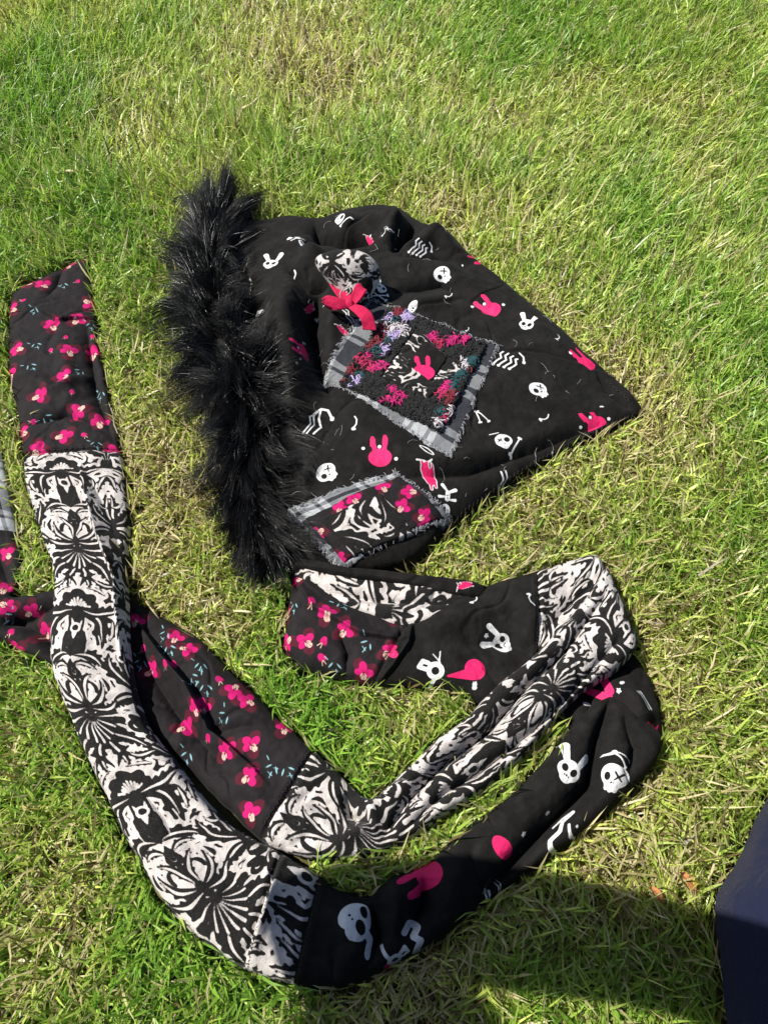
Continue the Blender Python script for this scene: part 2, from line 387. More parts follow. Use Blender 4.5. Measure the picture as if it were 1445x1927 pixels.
# second axis first (drawn below the main flower): tulip, comma scrolls, long leaves
d_leaf([(TW-.2, 4.6), (3.8, 5.6), (3.9, 8.4)], .95, 4); d_leaf([(TW-.1, 5.0), (5.6, 7.0), (5.9, 9.6)], .75, 4)
d_leaf([(TW-.2, 3.4), (4.6, 3.6), (2.9, 1.6)], .95, 5, 1)
_dcap((TW, 1.2), (TW, 3.2), 1.15, .75, 1); d_fan((TW, 2.9), -PI/2, .6, 6, 1.5, .04, .12, -1); _dcap((TW, .0), (TW, -.7), .95, .10, 1)
_dcap((TW, 3.6), (TW, 6.0), .55, .1, 1); d_leaf([(TW, -1.4), (5.2, -1.8), (4.6, -4.2)], .70, 4, 0)
d_spiral((4.35, -.9), 1.05, PI*.5, 1.25, .40, .22, -1, .40); d_leaf([(TW-.3, 16.2), (4.6, 16.4), (3.4, 18.6)], .95, 4); d_spiral((5.0, 18.9), .80, -PI*.3, 1.2, .26, .18, 1, .34)
_dcap((TW, 14.9), (TW, 17.2), .85, .10, 1); d_fan((TW, 15.0), PI/2, .6, 4, 1.5, .03, .09, -1); d_leaf([(TW, 12.6), (5.4, 12.2), (5.2, 10.0)], .60, 3)
# first axis: palmette
d_leaf([(.3, -1.6), (3.0, -1.4), (4.0, -4.6)], 1.0, 5); d_leaf([(.2, -2.2), (1.2, -3.2), (1.2, -5.6)], .75, 4)
for k_, (a_, l_) in enumerate(((1.25, 2.2), (.62, 2.9), (.05, 3.1), (-.5, 3.0), (-1.05, 3.0), (-1.57, 3.2))):
    _dcap((0, -.2), (math.cos(a_)*l_, -.2+math.sin(a_)*l_*.85), .75, .42, 1)
    if k_ < 5: _dcap((math.cos(a_)*l_*.8, -.2+math.sin(a_)*l_*.68), (math.cos(a_-.22)*l_*1.08, -.2+math.sin(a_-.22)*l_*.92), .40, .10, 1)
for a_, l_ in ((-.55, 2.4), (-.95, 2.5), (-1.3, 2.7), (-1.57, 2.9), (.05, 2.2)): _dcap((math.cos(a_)*.5, .3+math.sin(a_)*.5), (math.cos(a_)*l_, .3+math.sin(a_)*l_), .03, .13, -1)
# trefoil with eyes
_dcap((0, 5.5), (0, 7.0), .80, .05, 1); _dcap((0, 5.0), (0, 1.2), .22, .42, 1)
d_leaf([(.15, 2.4), (.3, 4.8), (1.9, 5.6)], .55, 3); d_leaf([(.5, 1.9), (2.6, 2.6), (2.5, 4.9)], .62, 4, -1); d_stroke([(1.2, 4.6), (1.9, 4.2), (1.6, 3.4)], .10, .26, .16)
d_leaf([(.3, 1.4), (2.2, 1.1), (3.6, 2.6)], .60, 3)
# flower with an eye under a toothed crown and two drooping wings
d_leaf([(.3, 7.6), (2.4, 8.6), (3.5, 6.6)], .85, 4)
d_leaf([(.4, 13.1), (4.0, 13.6), (3.1, 8.9)], 1.30, 5, 1); d_leaf([(.5, 13.3), (3.6, 13.0), (6.0, 14.4)], .85, 5, 1)
_dcap((0, 12.2), (0, 8.6), .95, 1.05, 1); _dcap((0, 8.2), (0, 7.3), .8, .10, 1); _dcap((.95, 10.4), (1.3, 9.2), .35, .10, 1); _dcap((.9, 9.2), (1.2, 8.2), .35, .1, 1)
_dcap((1.15, 12.3), (1.55, 9.6), .10, .20, -1); _dcap((1.55, 9.6), (1.25, 8.0), .20, .05, -1)
_dcap((0, 11.1), (0, 11.1), .68, .68, -1); _dcap((0, 10.3), (0, 9.5), .30, .03, -1); _dcap((.5, 11.6), (.62, 12.2), .16, .04, -1); _dcap((0, 11.1), (0, 11.1), .40, .40, 1)
_dcap((0, 13.2), (0, 13.9), .60, .70, 1); _dcap((0, 14.9), (0, 15.3), 1.05, .85, 1); _dcap((.9, 14.8), (1.35, 15.0), .80, .62, 1); _dcap((1.4, 14.8), (1.75, 14.0), .50, .18, 1)
d_spiral((1.95, 14.2), .42, PI, .8, .18, .18, 1, .26); d_fan((0, 13.3), PI/2, .75, 7, 1.7, .05, .11, -1)
d_leaf([(.5, 6.3), (1.5, 7.2), (2.7, 6.3)], .50, 3); d_leaf([(4.2, 17.0), (2.6, 16.6), (1.6, 18.0)], .60, 4); d_spiral((2.35, 10.6), .42, 0, 1.0, .16, .12, 1, .22)
_dcap((2.3, 12.0), (2.6, 9.4), .12, .22, 1); d_leaf([(4.4, 12.2), (4.6, 10.6), (4.0, 9.8)], .45, 3); d_leaf([(3.0, 15.6), (2.4, 16.4), (.8, 16.4)], .40, 3); d_stroke([(.2, 16.6), (.6, 18.0), (2.0, 18.6)], .08, .20, .12)
d_stroke([(2.9, 5.2), (3.4, 4.4), (3.0, 3.7)], .08, .24, .10); d_leaf([(5.9, 7.6), (5.0, 7.2), (4.7, 8.4)], .35, 2)
# echo lines: thin scrolls that follow the leaves into the open ground, and veins inside the larger leaves
_n1 = fbm(_uu*1.1, _vv*1.1, 81, 2); _n2 = fbm(_uu*1.3+9, _vv*1.3, 85, 2)
_half = np.clip(.07+.42*_n1, -.10, .23); _vein = np.clip(-.01+.14*_n2, -.05, .05)
_base = DAM.copy()
for _c in (.50,): DAM = np.minimum(DAM, np.abs(_base-_c+.14*_n2)-_half)
DAM = np.maximum(DAM, -(np.abs(_base+.52+.15*_n1)-_vein))
def _soften(a, n):
    for _ in range(n):
        p = np.concatenate([a[1:2], a, a[-2:-1]], 0); a = (p[:-2]+2*p[1:-1]+p[2:])/4          # mirror edges
        a = (np.roll(a, 1, 1)+2*a+np.roll(a, -1, 1))/4
    return a
DAM = _soften(np.clip(DAM, -.35, .35), 9)
DAM += .002
DAM *= .01
def damask(u, v):
    """u, v in metres"""
    wx = .0046*fbm(u*36, v*36, 51, 2); wy = .0046*fbm(u*36, v*36, 57, 2)
    u = np.abs(((u+wx)*100+TW) % (2*TW)-TW)*TR; v = (((v+wy)*100) % TH)*TR
    i = np.clip(np.floor(u).astype(int), 0, DAM.shape[0]-2); j = np.floor(v).astype(int) % DAM.shape[1]; j2 = (j+1) % DAM.shape[1]
    fu = u-i; fv = v-np.floor(v)
    return (DAM[i, j]*(1-fu)+DAM[i+1, j]*fu)*(1-fv)+(DAM[i, j2]*(1-fu)+DAM[i+1, j2]*fu)*fv

# ------------------------------------------------------------------ cloth strips
COVER = []                    # (points Nx3) of every cloth laid on the grass
STEP = 0.00115
class Cloth:
    """a flattened tube of cloth; pairs = (left px, right px, base height, thickness)"""
    def __init__(s, pairs, folds=(), wr=.0028, p=4.2, caps=(True, True), edge=.35, seams=(), bow=None, wscale=28, seed=0):
        pr = np.array(pairs, float); n = len(pr)
        L = np.array([G(a[0], a[1], a[4]+edge*a[5]) for a in pr]); R = np.array([G(a[2], a[3], a[4]+edge*a[5]) for a in pr])
        tt = np.linspace(0, n-1, 1500); c = spline((L+R)/2, tt); cl = np.r_[0, np.cumsum(np.linalg.norm(np.diff(c, axis=0), axis=1))]
        # rows: about STEP apart along the longer edge
        el = np.maximum(np.linalg.norm(np.diff(spline(L, tt), axis=0), axis=1), np.linalg.norm(np.diff(spline(R, tt), axis=0), axis=1))
        ec = np.r_[0, np.cumsum(np.maximum(el, .4*np.diff(cl)))]
        nr = int(ec[-1]/STEP)+2
        t = np.interp(np.linspace(0, ec[-1], nr), ec, tt)
        for sm in [k for k in range(n)]:           # make every pair a row so panels meet on it
            t[np.argmin(np.abs(t-sm))] = sm
        t = np.sort(t); s.t = t
        Ls, Rs = spline(L, t), spline(R, t); zb = spline(pr[:, 4], t); th = spline(pr[:, 5], t)
        W = np.linalg.norm(Rs-Ls, axis=1); nc = int(np.percentile(W, 85)/STEP)+2
        v = np.linspace(0, 1, nc)
        prof = (1-np.abs(2*v-1)**p)**.5
        XY = Ls[:, None, :2]*(1-v)[None, :, None]+Rs[:, None, :2]*v[None, :, None]
        if bow is not None:                        # seams that bulge along the strip
            pass
        arc = np.interp(t, tt, cl)
        capf = np.ones(nr)
        if caps[0]: capf *= np.clip(arc/.018, 0, 1)**.5
        if caps[1]: capf *= np.clip((arc[-1]-arc)/.018, 0, 1)**.5
        Pf = (prof[None, :]*capf[:, None])
        H = zb[:, None]+th[:, None]*(edge*(capf[:, None]*.7+.3)+(1-edge)*Pf)
        flat = XY.reshape(-1, 2); add = np.zeros(len(flat))
        for f in folds:
            pts, zr, amp, wd = f[:4]; mode = f[4] if len(f) > 4 else 0
            ln = np.array([G(x, y, zr)[:2] for x, y in pts])
            lo = ln.min(0)-4*wd; hi = ln.max(0)+4*wd
            m = np.all((flat > lo) & (flat < hi), axis=1)
            if not m.any(): continue
            d, fr = seg_dist(flat[m], ln); ends = np.sin(np.pi*np.clip(fr*.9+.05, 0, 1))**.6
            if mode == 0: h = np.exp(-(d/wd)**2) if amp > 0 else 1.35*np.exp(-(np.abs(d)/(wd*.85))**1.1)
            else:
                d = d*mode
                h = np.where(d > 0, np.exp(-d/wd), np.exp(-(d/(wd*.22))**2))
            add[m] += 1.45*amp*h*ends
        x, y = flat[:, 0], flat[:, 1]
        add += 1.35*wr*(fbm(x*wscale, y*wscale, seed+1)+.35*np.abs(fbm(x*wscale*2.6+fbm(x*20, y*20, seed+8), y*wscale*2.2, seed+4)))
        add += .0009*fbm(x*130, y*130, seed+2, 2)-.0022*np.exp(-(fbm(x*14+2*fbm(x*6, y*6, seed+3), y*14, seed+5, 2)/.05)**2)
        for sm in seams:
            pk_ = np.abs(arc-np.interp(sm, tt, cl)); add += np.repeat(np.exp(-(pk_/.014)**2), nc)*.0026*fbm(np.tile(v, nr)*np.repeat(W, nc)*95, np.repeat(arc, nc)*22, seed+12, 2)
            d = np.abs(arc-np.interp(sm, tt, cl)); add += np.repeat(-.0028*np.exp(-(d/.0022)**2)+.0012*np.exp(-((d-.006)/.003)**2), nc)
        H = H+add.reshape(nr, nc)*(.10+.90*Pf)
        H = np.maximum(H, zb[:, None]*.3+.003)
        # the outline wavers a little, as a soft edge does
        jit = .0016*fbm(XY[:, (0, -1), 0]*60, XY[:, (0, -1), 1]*60, seed+6)
        across = (Rs-Ls)[:, :2]/W[:, None]
        XY = XY+across[:, None, :]*((1-v)**6*jit[:, :1]+v**6*jit[:, 1:])[:, :, None]
        s.P = np.concatenate([XY, H[:, :, None]], 2); s.nr, s.nc = nr, nc
        s.arc = arc; s.v = v; s.W = W
        # arc length across, so print stretches over folds
        dl = np.linalg.norm(np.diff(s.P, axis=1), axis=2); al = np.concatenate([np.zeros((nr, 1)), np.cumsum(dl, 1)], 1)
        s.u = al-al[:, -1:]/2
        s.zb = zb; s.across = across; s.th = th
        gx = np.gradient(s.P, axis=0); gy = np.gradient(s.P, axis=1)
        N = np.cross(gx, gy); N /= np.linalg.norm(N, axis=2, keepdims=True)+1e-12
        N *= np.where(N[:, :, 2:] < 0, -1, 1); s.N = N
        s.px = proj(s.P); s.lay = {}
        COVER.append(s.P.reshape(-1, 3))
    def layer(s, k):
        if k not in s.lay: s.lay[k] = np.full((s.nr, s.nc), .02)
        return s.lay[k]
    def stamp(s, kind, px, py, rot=90, k=1.0, t0=-1e9, t1=1e9):
        d = np.hypot(s.px[:, :, 0]-px, s.px[:, :, 1]-py)
        d = np.where(((s.t >= t0) & (s.t <= t1))[:, None], d, 1e9)
        i, j = np.unravel_index(np.argmin(d), d.shape)
        if d[i, j] > 60: return
        c = s.P[i, j]
        # normal averaged over the neighbourhood
        a0, a1, b0, b1 = max(0, i-8), i+9, max(0, j-8), j+9
        n = s.N[a0:a1, b0:b1].mean((0, 1)); n /= np.linalg.norm(n)
        t1_ = np.cross(n, [0, 1, 0]); t1_ /= np.linalg.norm(t1_); t2_ = np.cross(n, t1_)
        p0 = proj(c); e = 1e-3
        J = np.stack([(proj(c+e*t1_)-p0)/e, (proj(c+e*t2_)-p0)/e], 1)
        w2 = np.linalg.solve(J, np.array([math.cos(math.radians(rot)), -math.sin(math.radians(rot))]))
        up = t1_*w2[0]+t2_*w2[1]; up /= np.linalg.norm(up); rt = np.cross(up, n)
        sz = SIZE[kind]*k; R = int(sz*2.6/STEP)
        a0, a1, b0, b1 = max(0, i-R), min(s.nr, i+R), max(0, j-R), min(s.nc, j+R)
        Q = s.P[a0:a1, b0:b1].reshape(-1, 3)-c
        q = np.stack([Q @ rt, Q @ up], 1)/sz
        for name, sd_ in MOT[kind](q).items():
            ly = s.layer(name); blk = ly[a0:a1, b0:b1]
            ly[a0:a1, b0:b1] = np.minimum(blk, sd_.reshape(blk.shape)*sz)
    def panel(s, name, mat, parent, ta, tb, attrs=(), dam=None, under=True):
        m = np.where((s.t >= ta-1e-6) & (s.t <= tb+1e-6))[0]; r0, r1 = m[0], m[-1]+1; nr = r1-r0
        P = s.P[r0:r1]; nc = s.nc
        z0 = (s.zb[r0:r1]*.6)[:, None]
        ac = np.concatenate([s.across[r0:r1], np.zeros((nr, 1))], 1)
        ins = np.minimum(.45*s.th[r0:r1], getattr(s, 'inset', .012))[:, None]
        cols = []
        lo = P[:, 0].copy(); lo[:, 2:] = np.maximum(z0, .002); lo = lo+ac*ins; mid = P[:, 0]*.6+lo*.4-ac*ins*.55
        hi = P[:, -1].copy(); hi[:, 2:] = np.maximum(z0, .002); hi = hi-ac*ins; mid2 = P[:, -1]*.6+hi*.4+ac*ins*.55
        full = np.concatenate([lo[:, None], mid[:, None], P, mid2[:, None], hi[:, None]], 1)
        k = full.shape[1]
        V = full.reshape(-1, 3); F = [grid_faces(nr, k)]
        # underside closes the tube
        i = np.arange(nr-1); F.append(np.stack([i*k, (i+1)*k, (i+1)*k+k-1, i*k+k-1], 1))
        at = {}
        def pad(a): return np.concatenate([a[:, :1], a[:, :1], a, a[:, -1:], a[:, -1:]], 1).reshape(-1)
        for a in attrs: at[a] = pad(s.layer(a)[r0:r1])
        if dam:
            su, ou, sv, ov = dam
            at['ink'] = pad(damask(s.u[r0:r1]*su+ou, np.repeat(s.arc[r0:r1, None], nc, 1)*sv+ov))
        return mesh_np(name, V, F, mat, parent, at)

def seam_thread(cl, t, parent, off=.004, r=.00026, side=1):
    i = int(np.argmin(np.abs(cl.t-t))); k = max(1, int(off/STEP)); i = min(cl.nr-2, max(1, i+side*k)); row = cl.P[i]
    al = np.r_[0, np.cumsum(np.linalg.norm(np.diff(row, axis=0), axis=1))]; s_ = np.arange(.004, al[-1]-.004, .0034)
    f = lambda d: np.stack([np.interp(s_+d, al, row[:, q]) for q in range(3)], 1)
    a_, m_, b_ = f(-.0012), f(0), f(.0012); zz = np.where(np.arange(len(s_)) % 2, 1, -1)[:, None]*.0008; T = np.gradient(m_, axis=0); T /= np.linalg.norm(T, axis=1, keepdims=True)+1e-9
    N = np.stack([-T[:, 1], T[:, 0], 0*T[:, 0]], 1); a_ = a_+N*zz; b_ = b_-N*zz
    a_[:, 2] += .0003; b_[:, 2] += .0003; m_[:, 2] += .0009
    return hair('seam_stitching', np.stack([a_, m_, b_], 1), np.full((len(s_), 3), r), M['thread'], parent)
# ------------------------------------------------------------------ the garment
root = empty('hooded_scarf', tuple(G(800, 760, 0)), 'black hooded scarf with fur trim, skull and bunny print and long patchwork tails', 'hooded scarf')

# -- tail that ends top left
B = Cloth([
    (24, 548, 168, 482, .008, .0125), (20, 592, 172, 532, .008, .0156), (18, 642, 181, 590, .008, .0172), (20, 700, 187, 652, .008, .0187), (30, 760, 201, 722, .008, .0172),
    (41, 812, 214, 790, .008, .0172), (46, 862, 228, 854, .009, .0172),
    (49, 905, 236, 905, .009, .0187), (66, 965, 243, 965, .010, .0187), (90, 1030, 240, 1030, .013, .0187), (102, 1082, 237, 1090, .018, .0187), (105, 1132, 240, 1142, .023, .0187),
    (97, 1190, 241, 1200, .025, .0187), (99, 1252, 247, 1262, .025, .0187), (117, 1305, 259, 1312, .022, .0187), (152, 1392, 284, 1375, .018, .0187), (202, 1500, 336, 1440, .014, .0187),
    (250, 1595, 412, 1535, .012, .0187), (305, 1690, 480, 1580, .011, .0203), (372, 1762, 505, 1592, .010, .0218), (462, 1822, 530, 1606, .010, .0218),
    (553, 1852, 600, 1652, .010, .0203),
    (622, 1858, 645, 1680, .010, .0218), (690, 1838, 692, 1690, .010, .0265), (750, 1806, 735, 1655, .010, .0281), (815, 1772, 808, 1626, .010, .0281), (880, 1722, 862, 1573, .010, .0281),
    (945, 1672, 935, 1520, .010, .0281), (1020, 1620, 1000, 1462, .010, .0281), (1100, 1560, 1050, 1402, .012, .0281), (1170, 1500, 1088, 1354, .015, .0281), (1228, 1440, 1124, 1322, .018, .0281), (1252, 1385, 1160, 1302, .020, .0234)],
    folds=[
        ([(60, 570), (110, 600), (170, 590)], .03, .006, .007, 1), ([(40, 700), (100, 730), (190, 690)], .03, .005, .008), ([(50, 790), (120, 770), (200, 800)], .03, -.006, .006),
        ([(90, 560), (120, 500)], .02, -.004, .006), ([(165, 620), (180, 740), (215, 830)], .02, -.008, .008), ([(110, 640), (130, 700), (120, 760)], .03, .004, .010),
        ([(150, 870), (178, 985), (222, 1095), (236, 1250)], .03, .009, .010, 1), ([(150, 860), (200, 960), (235, 1060)], .03, -.004, .008),
        ([(140, 1100), (150, 1250), (220, 1400)], .04, .003, .015), ([(240, 1320), (330, 1450), (440, 1560)], .03, .004, .010), ([(250, 1500), (350, 1640), (420, 1760)], .03, .005, .02),
        ([(462, 1822), (500, 1720), (535, 1606)], .03, .006, .009, -1),
        ([(1152, 1306), (1128, 1386), (1114, 1474), (1044, 1540), (951, 1640), (895, 1700)], .04, -.018, .008), ([(1180, 1512), (1095, 1590), (1009, 1645), (927, 1690)], .03, -.012, .006),
        ([(700, 1700), (715, 1760), (690, 1820)], .04, -.012, .010), ([(740, 1665), (750, 1720), (730, 1780)], .04, .008, .009), ([(800, 1650), (800, 1700), (760, 1760)], .04, -.012, .009),
        ([(640, 1700), (660, 1780), (640, 1840)], .03, .005, .015), ([(870, 1600), (850, 1660), (840, 1720)], .04, .006, .012), ([(1190, 1400), (1160, 1440), (1150, 1480)], .04, .006, .014),
        ([(1180, 1340), (1200, 1400), (1190, 1450)], .05, -.010, .010)],
    seams=(6, 20, 21), seed=1)
for x, y, r in ((80, 535, 100), (98, 612, 80), (146, 597, 20), (31, 657, 150), (131, 659, 70), (121, 709, 110), (75, 745, 10), (148, 774, 200), (188, 792, 60), (71, 845, 30), (121, 820, 350),
                (22, 583, 120), (20, 706, 90), (212, 852, 45), (170, 572, 300), (178, 664, 45), (42, 816, 130), (125, 492, 40), (160, 486, 100), (52, 533, 20)):
    B.stamp('flower', x, y, r, 1.18, 0, 6.2)
for x, y, r in ((43, 565, 10), (97, 660, 120), (124, 635, 60), (174, 634, 100), (135, 739, 80), (159, 820, 140), (145, 530, 40), (61, 793, 20)): B.stamp('bud', x, y, r, .8, 0, 6.2)
for x, y, r in ((120, 537, 80), (66, 585, 60), (70, 650, 100), (172, 613, 80), (190, 743, 60), (90, 787, 150), (183, 835, 90), (150, 700, 30), (60, 690, 120)): B.stamp('leaf', x, y, r, 1, 0, 6.2)
T3 = 20.9
for a in (('bskull', 1076, 1440, 60), ('skull', 1152, 1463, 75), ('star', 1030, 1531, 0), ('star', 986, 1570, 0), ('wave2', 1055, 1563, 90), ('egg', 948, 1597, 50, .8), ('bunny_plain', 790, 1652, 215),
          ('vbone', 918, 1689, 5, .6), ('bigskull', 676, 1740, 95), ('sq', 781, 1768, 100), ('curl', 745, 1802, 20, .8), ('bones', 1175, 1425, 40, .7), ('star', 1085, 1556, 0, .6), ('wave', 960, 1700, 30, .5),
          ('egg', 735, 1822, 20, .5)):
    B.stamp(a[0], a[1], a[2], a[3], a[4] if len(a) > 4 else 1.0, T3)
o = B.panel('floral_panel', M['floral'], root, 0, 6, ('maroon', 'pink', 'cream', 'blue')); seam_thread(B, 6, o, side=-1)
B.panel('damask_panel', M['damask'], root, 6, 20, dam=(1.14, .015, -1.14, .11+1.14*float(np.interp(12.0, B.t, B.arc))))
seam_thread(B, 20, bpy.data.objects['damask_panel']); B.panel('damask_panel', M['damask'], root, 20, 21, dam=(-.95, .035, .95, .11))
o = B.panel('black_panel', M['black'], root, 21, 32, ('white', 'pink')); seam_thread(B, 21, o)

# -- loop of the same tail coming out from under the strip
B4 = Cloth([(1010, 1270, 1150, 1205, .004, .016), (1040, 1322, 1192, 1236, .004, .020), (1074, 1358, 1218, 1278, .004, .024), (1108, 1390, 1238, 1330, .004, .026), (1140, 1420, 1250, 1384, .004, .024)],
    folds=[([(1150, 1280), (1190, 1320), (1225, 1390)], .03, .010, .010), ([(1100, 1300), (1120, 1340), (1130, 1380)], .02, -.006, .01)], seed=3)
for a in (('vee', 1131, 1297, 90), ('vbone', 1213, 1317, 5), ('bolt', 1227, 1380, 100, .9), ('star', 1163, 1300, 0)): B4.stamp(*a)
B4.panel('black_panel', M['black'], root, 0, 4, ('white', 'pink'))

# -- front of the cowl: floral, black, then damask up to the turn
AF = Cloth([(530, 1218, 552, 1066, .006, .0240), (572, 1256, 600, 1106, .006, .0272), (640, 1276, 682, 1148, .006, .0288), (705, 1290, 772, 1176, .006, .0288), (780, 1293, 842, 1136, .006, .0272),
            (860, 1302, 902, 1110, .006, .0256), (930, 1330, 962, 1090, .006, .0256), (1010, 1292, 1008, 1077, .006, .0240), (1060, 1245, 1060, 1060, .006, .0224), (1120, 1195, 1114, 1047, .006, .0208), (1168, 1150, 1140, 1066, .008, .0160)],
    folds=[([(560, 1090), (590, 1140), (680, 1190), (760, 1200)], .04, .006, .007, 1), ([(640, 1190), (655, 1230), (650, 1275)], .03, -.005, .005), ([(775, 1180), (768, 1215), (740, 1255), (705, 1290)], .03, .006, .007, -1),
           ([(790, 1200), (860, 1160), (930, 1140)], .04, .006, .014), ([(900, 1210), (960, 1200), (1000, 1230)], .03, -.010, .012), ([(985, 1110), (1000, 1160), (985, 1215)], .04, .008, .010),
           ([(1030, 1180), (1080, 1120), (1130, 1080)], .04, -.005, .008), ([(830, 1230), (860, 1260), (900, 1280)], .03, .006, .012)],
    seams=(3, 7), seed=5)
for x, y, r in ((559, 1089, 100), (615, 1148, 60), (540, 1209, 200), (575, 1207, 110), (649, 1185, 30), (740, 1169, 80), (734, 1228, 20), (684, 1265, 60), (534, 1160, 90)): AF.stamp('flower', x, y, r, 1.02, 0, 3.1)
for x, y, r in ((607, 1207, 60), (606, 1240, 120), (585, 1130, 80)): AF.stamp('bud', x, y, r, 1, 0, 3.1)
for x, y, r in ((553, 1143, 80), (630, 1255, 90), (644, 1140, 120), (690, 1215, 50)): AF.stamp('leaf', x, y, r, 1, 0, 3.1)
for a in (('bonelet', 893, 1129, 60, .7), ('bonelet', 998, 1127, 300, .8), ('bskull', 935, 1205, 150, .9), ('curl', 812, 1262, 120), ('dome', 880, 1264, 92, .95), ('star', 893, 1286, 0), ('star', 915, 1196, 0)):
    AF.stamp(a[0], a[1], a[2], a[3], a[4] if len(a) > 4 else 1.0, 2.9, 7)
AF.panel('floral_panel', M['floral'], root, 0, 3, ('maroon', 'pink', 'cream', 'blue'))
o = AF.panel('black_panel', M['black'], root, 3, 7, ('white', 'pink')); seam_thread(AF, 3, o); seam_thread(AF, 7, o, side=-1)
AF.panel('damask_panel', M['damask'], root, 7, 10, dam=(.9, .03, .9, .03))

# -- back of the cowl with its damask lining showing
AB = Cloth([(548, 1085, 553, 1050, .010, .020), (620, 1130, 640, 1074, .010, .026), (700, 1170, 720, 1082, .010, .028), (770, 1190, 790, 1088, .010, .028), (840, 1175, 850, 1096, .010, .026), (915, 1150, 912, 1106, .010, .020)],
    folds=[([(600, 1110), (700, 1130), (850, 1140)], .03, -.006, .008)], seed=9)
AB.stamp('claw', 872, 1098, 90, .8)
d = AB.layer('white'); 
AB.panel('damask_panel', M['damask'], root, 0, 5, dam=(-.8, .045, .8, .06))
RIM = Cloth([(552, 1063, 560, 1048, .030, .008), (640, 1082, 650, 1067, .036, .008), (720, 1092, 728, 1076, .036, .008), (790, 1104, 795, 1083, .034, .009), (850, 1120, 855, 1090, .030, .010), (912, 1125, 915, 1100, .024, .010)], seed=10, wr=.001)
RIM.stamp('claw', 874, 1100, 100, .7)
RIM.panel('black_panel', M['black'], root, 0, 5, ('white', 'pink'))

# -- the returning strip, then floral, then plaid at the left edge
A = Cloth([(1197, 1192, 1142, 1062, .030, .0153), (1190, 1226, 1116, 1108, .032, .0204), (1150, 1264, 1070, 1164, .030, .0255), (1095, 1298, 1008, 1232, .028, .0289), (1045, 1348, 940, 1287, .022, .0306), (1000, 1402, 885, 1345, .014, .0306),
           (950, 1452, 822, 1394, .010, .0306), (885, 1502, 768, 1446, .010, .0289), (800, 1556, 724, 1488, .010, .0272), (735, 1594, 694, 1504, .010, .0255), (660, 1615, 660, 1480, .010, .0221), (580, 1612, 630, 1450, .012, .0187),
           (494, 1580, 592, 1414, .014, .0170),
           (440, 1528, 540, 1368, .008, .0187), (390, 1480, 480, 1310, .006, .0187), (340, 1430, 430, 1258, .005, .0187), (290, 1375, 380, 1208, .004, .0170), (235, 1310, 310, 1166, .003, .0153), (180, 1276, 250, 1133, .003, .0136),
           (120, 1256, 190, 1114, .004, .0153), (60, 1234, 120, 1112, .006, .0187), (0, 1206, 60, 1122, .006, .0204), (-60, 1195, 30, 1125, .006, .0204), (-105, 1140, 36, 1105, .006, .0187), (-118, 1060, 42, 1055, .006, .0170), (-116, 1005, 36, 1004, .006, .0170),
           (-130, 940, 24, 948, .006, .0153), (-150, 870, 12, 882, .006, .0153), (-170, 800, -2, 815, .006, .0153), (-190, 730, -30, 740, .006, .0136)],
    folds=[([(1140, 1120), (1060, 1230), (990, 1290), (926, 1362), (830, 1432), (766, 1500), (725, 1560)], .05, -.013, .007), ([(1160, 1210), (1038, 1345), (905, 1446), (841, 1482), (760, 1560)], .045, -.010, .006),
           ([(690, 1510), (700, 1550), (640, 1580)], .03, .010, .008), ([(650, 1490), (660, 1530), (720, 1560)], .03, -.012, .008), ([(560, 1500), (620, 1530), (680, 1570)], .03, -.004, .010),
           ([(250, 1160), (300, 1230), (350, 1290), (390, 1370), (480, 1450)], .03, .012, .010, -1), ([(260, 1230), (330, 1340), (420, 1440)], .02, -.008, .012), ([(300, 1180), (400, 1280), (520, 1400)], .02, .004, .014),
           ([(390, 1380), (450, 1370), (510, 1370)], .02, -.004, .008), ([(20, 1150), (70, 1180), (110, 1230)], .03, -.010, .010), ([(0, 1170), (50, 1150), (100, 1130)], .03, -.008, .008), ([(-20, 1010), (0, 1060), (20, 1110)], .02, -.006, .01)],
    caps=(True, True), seams=(12, 25), seed=11)
for x, y, r in ((254, 1165, 60), (355, 1222, 330), (287, 1260, 20), (465, 1317, 120), (368, 1332, 70), (351, 1370, 10), (424, 1415, 40), (471, 1400, 100), (535, 1370, 45), (469, 1460, 10), (87, 1188, 70), (35, 1222, 80),
                (60, 1150, 20), (12, 1043, 100), (8, 1107, 40), (14, 1142, 300), (-40, 1170, 20), (-50, 1080, 100), (440, 1300, 210), (472, 1528, 80), (330, 1200, 40)):
    A.stamp('flower', x, y, r, .98, 12, 25)
for x, y, r in ((269, 1223, 70), (310, 1252, 90), (413, 1281, 120), (391, 1390, 60), (20, 1190, 60)): A.stamp('bud', x, y, r, .9, 12, 25)
for x, y, r in ((310, 1196, 50), (320, 1223, 100), (267, 1250, 70), (378, 1254, 80), (366, 1280, 20), (387, 1297, 90), (353, 1425, 70), (512, 1448, 60), (543, 1452, 110), (420, 1350, 40), (20, 1165, 30)): A.stamp('leaf', x, y, r, 1, 12, 25)
A.panel('damask_panel', M['damask'], root, 0, 12, dam=(1.12, .022, 1.02, .085))
o = A.panel('floral_panel', M['floral'], root, 12, 25, ('maroon', 'pink', 'cream', 'blue')); seam_thread(A, 12, o); seam_thread(A, 25, o, side=-1)

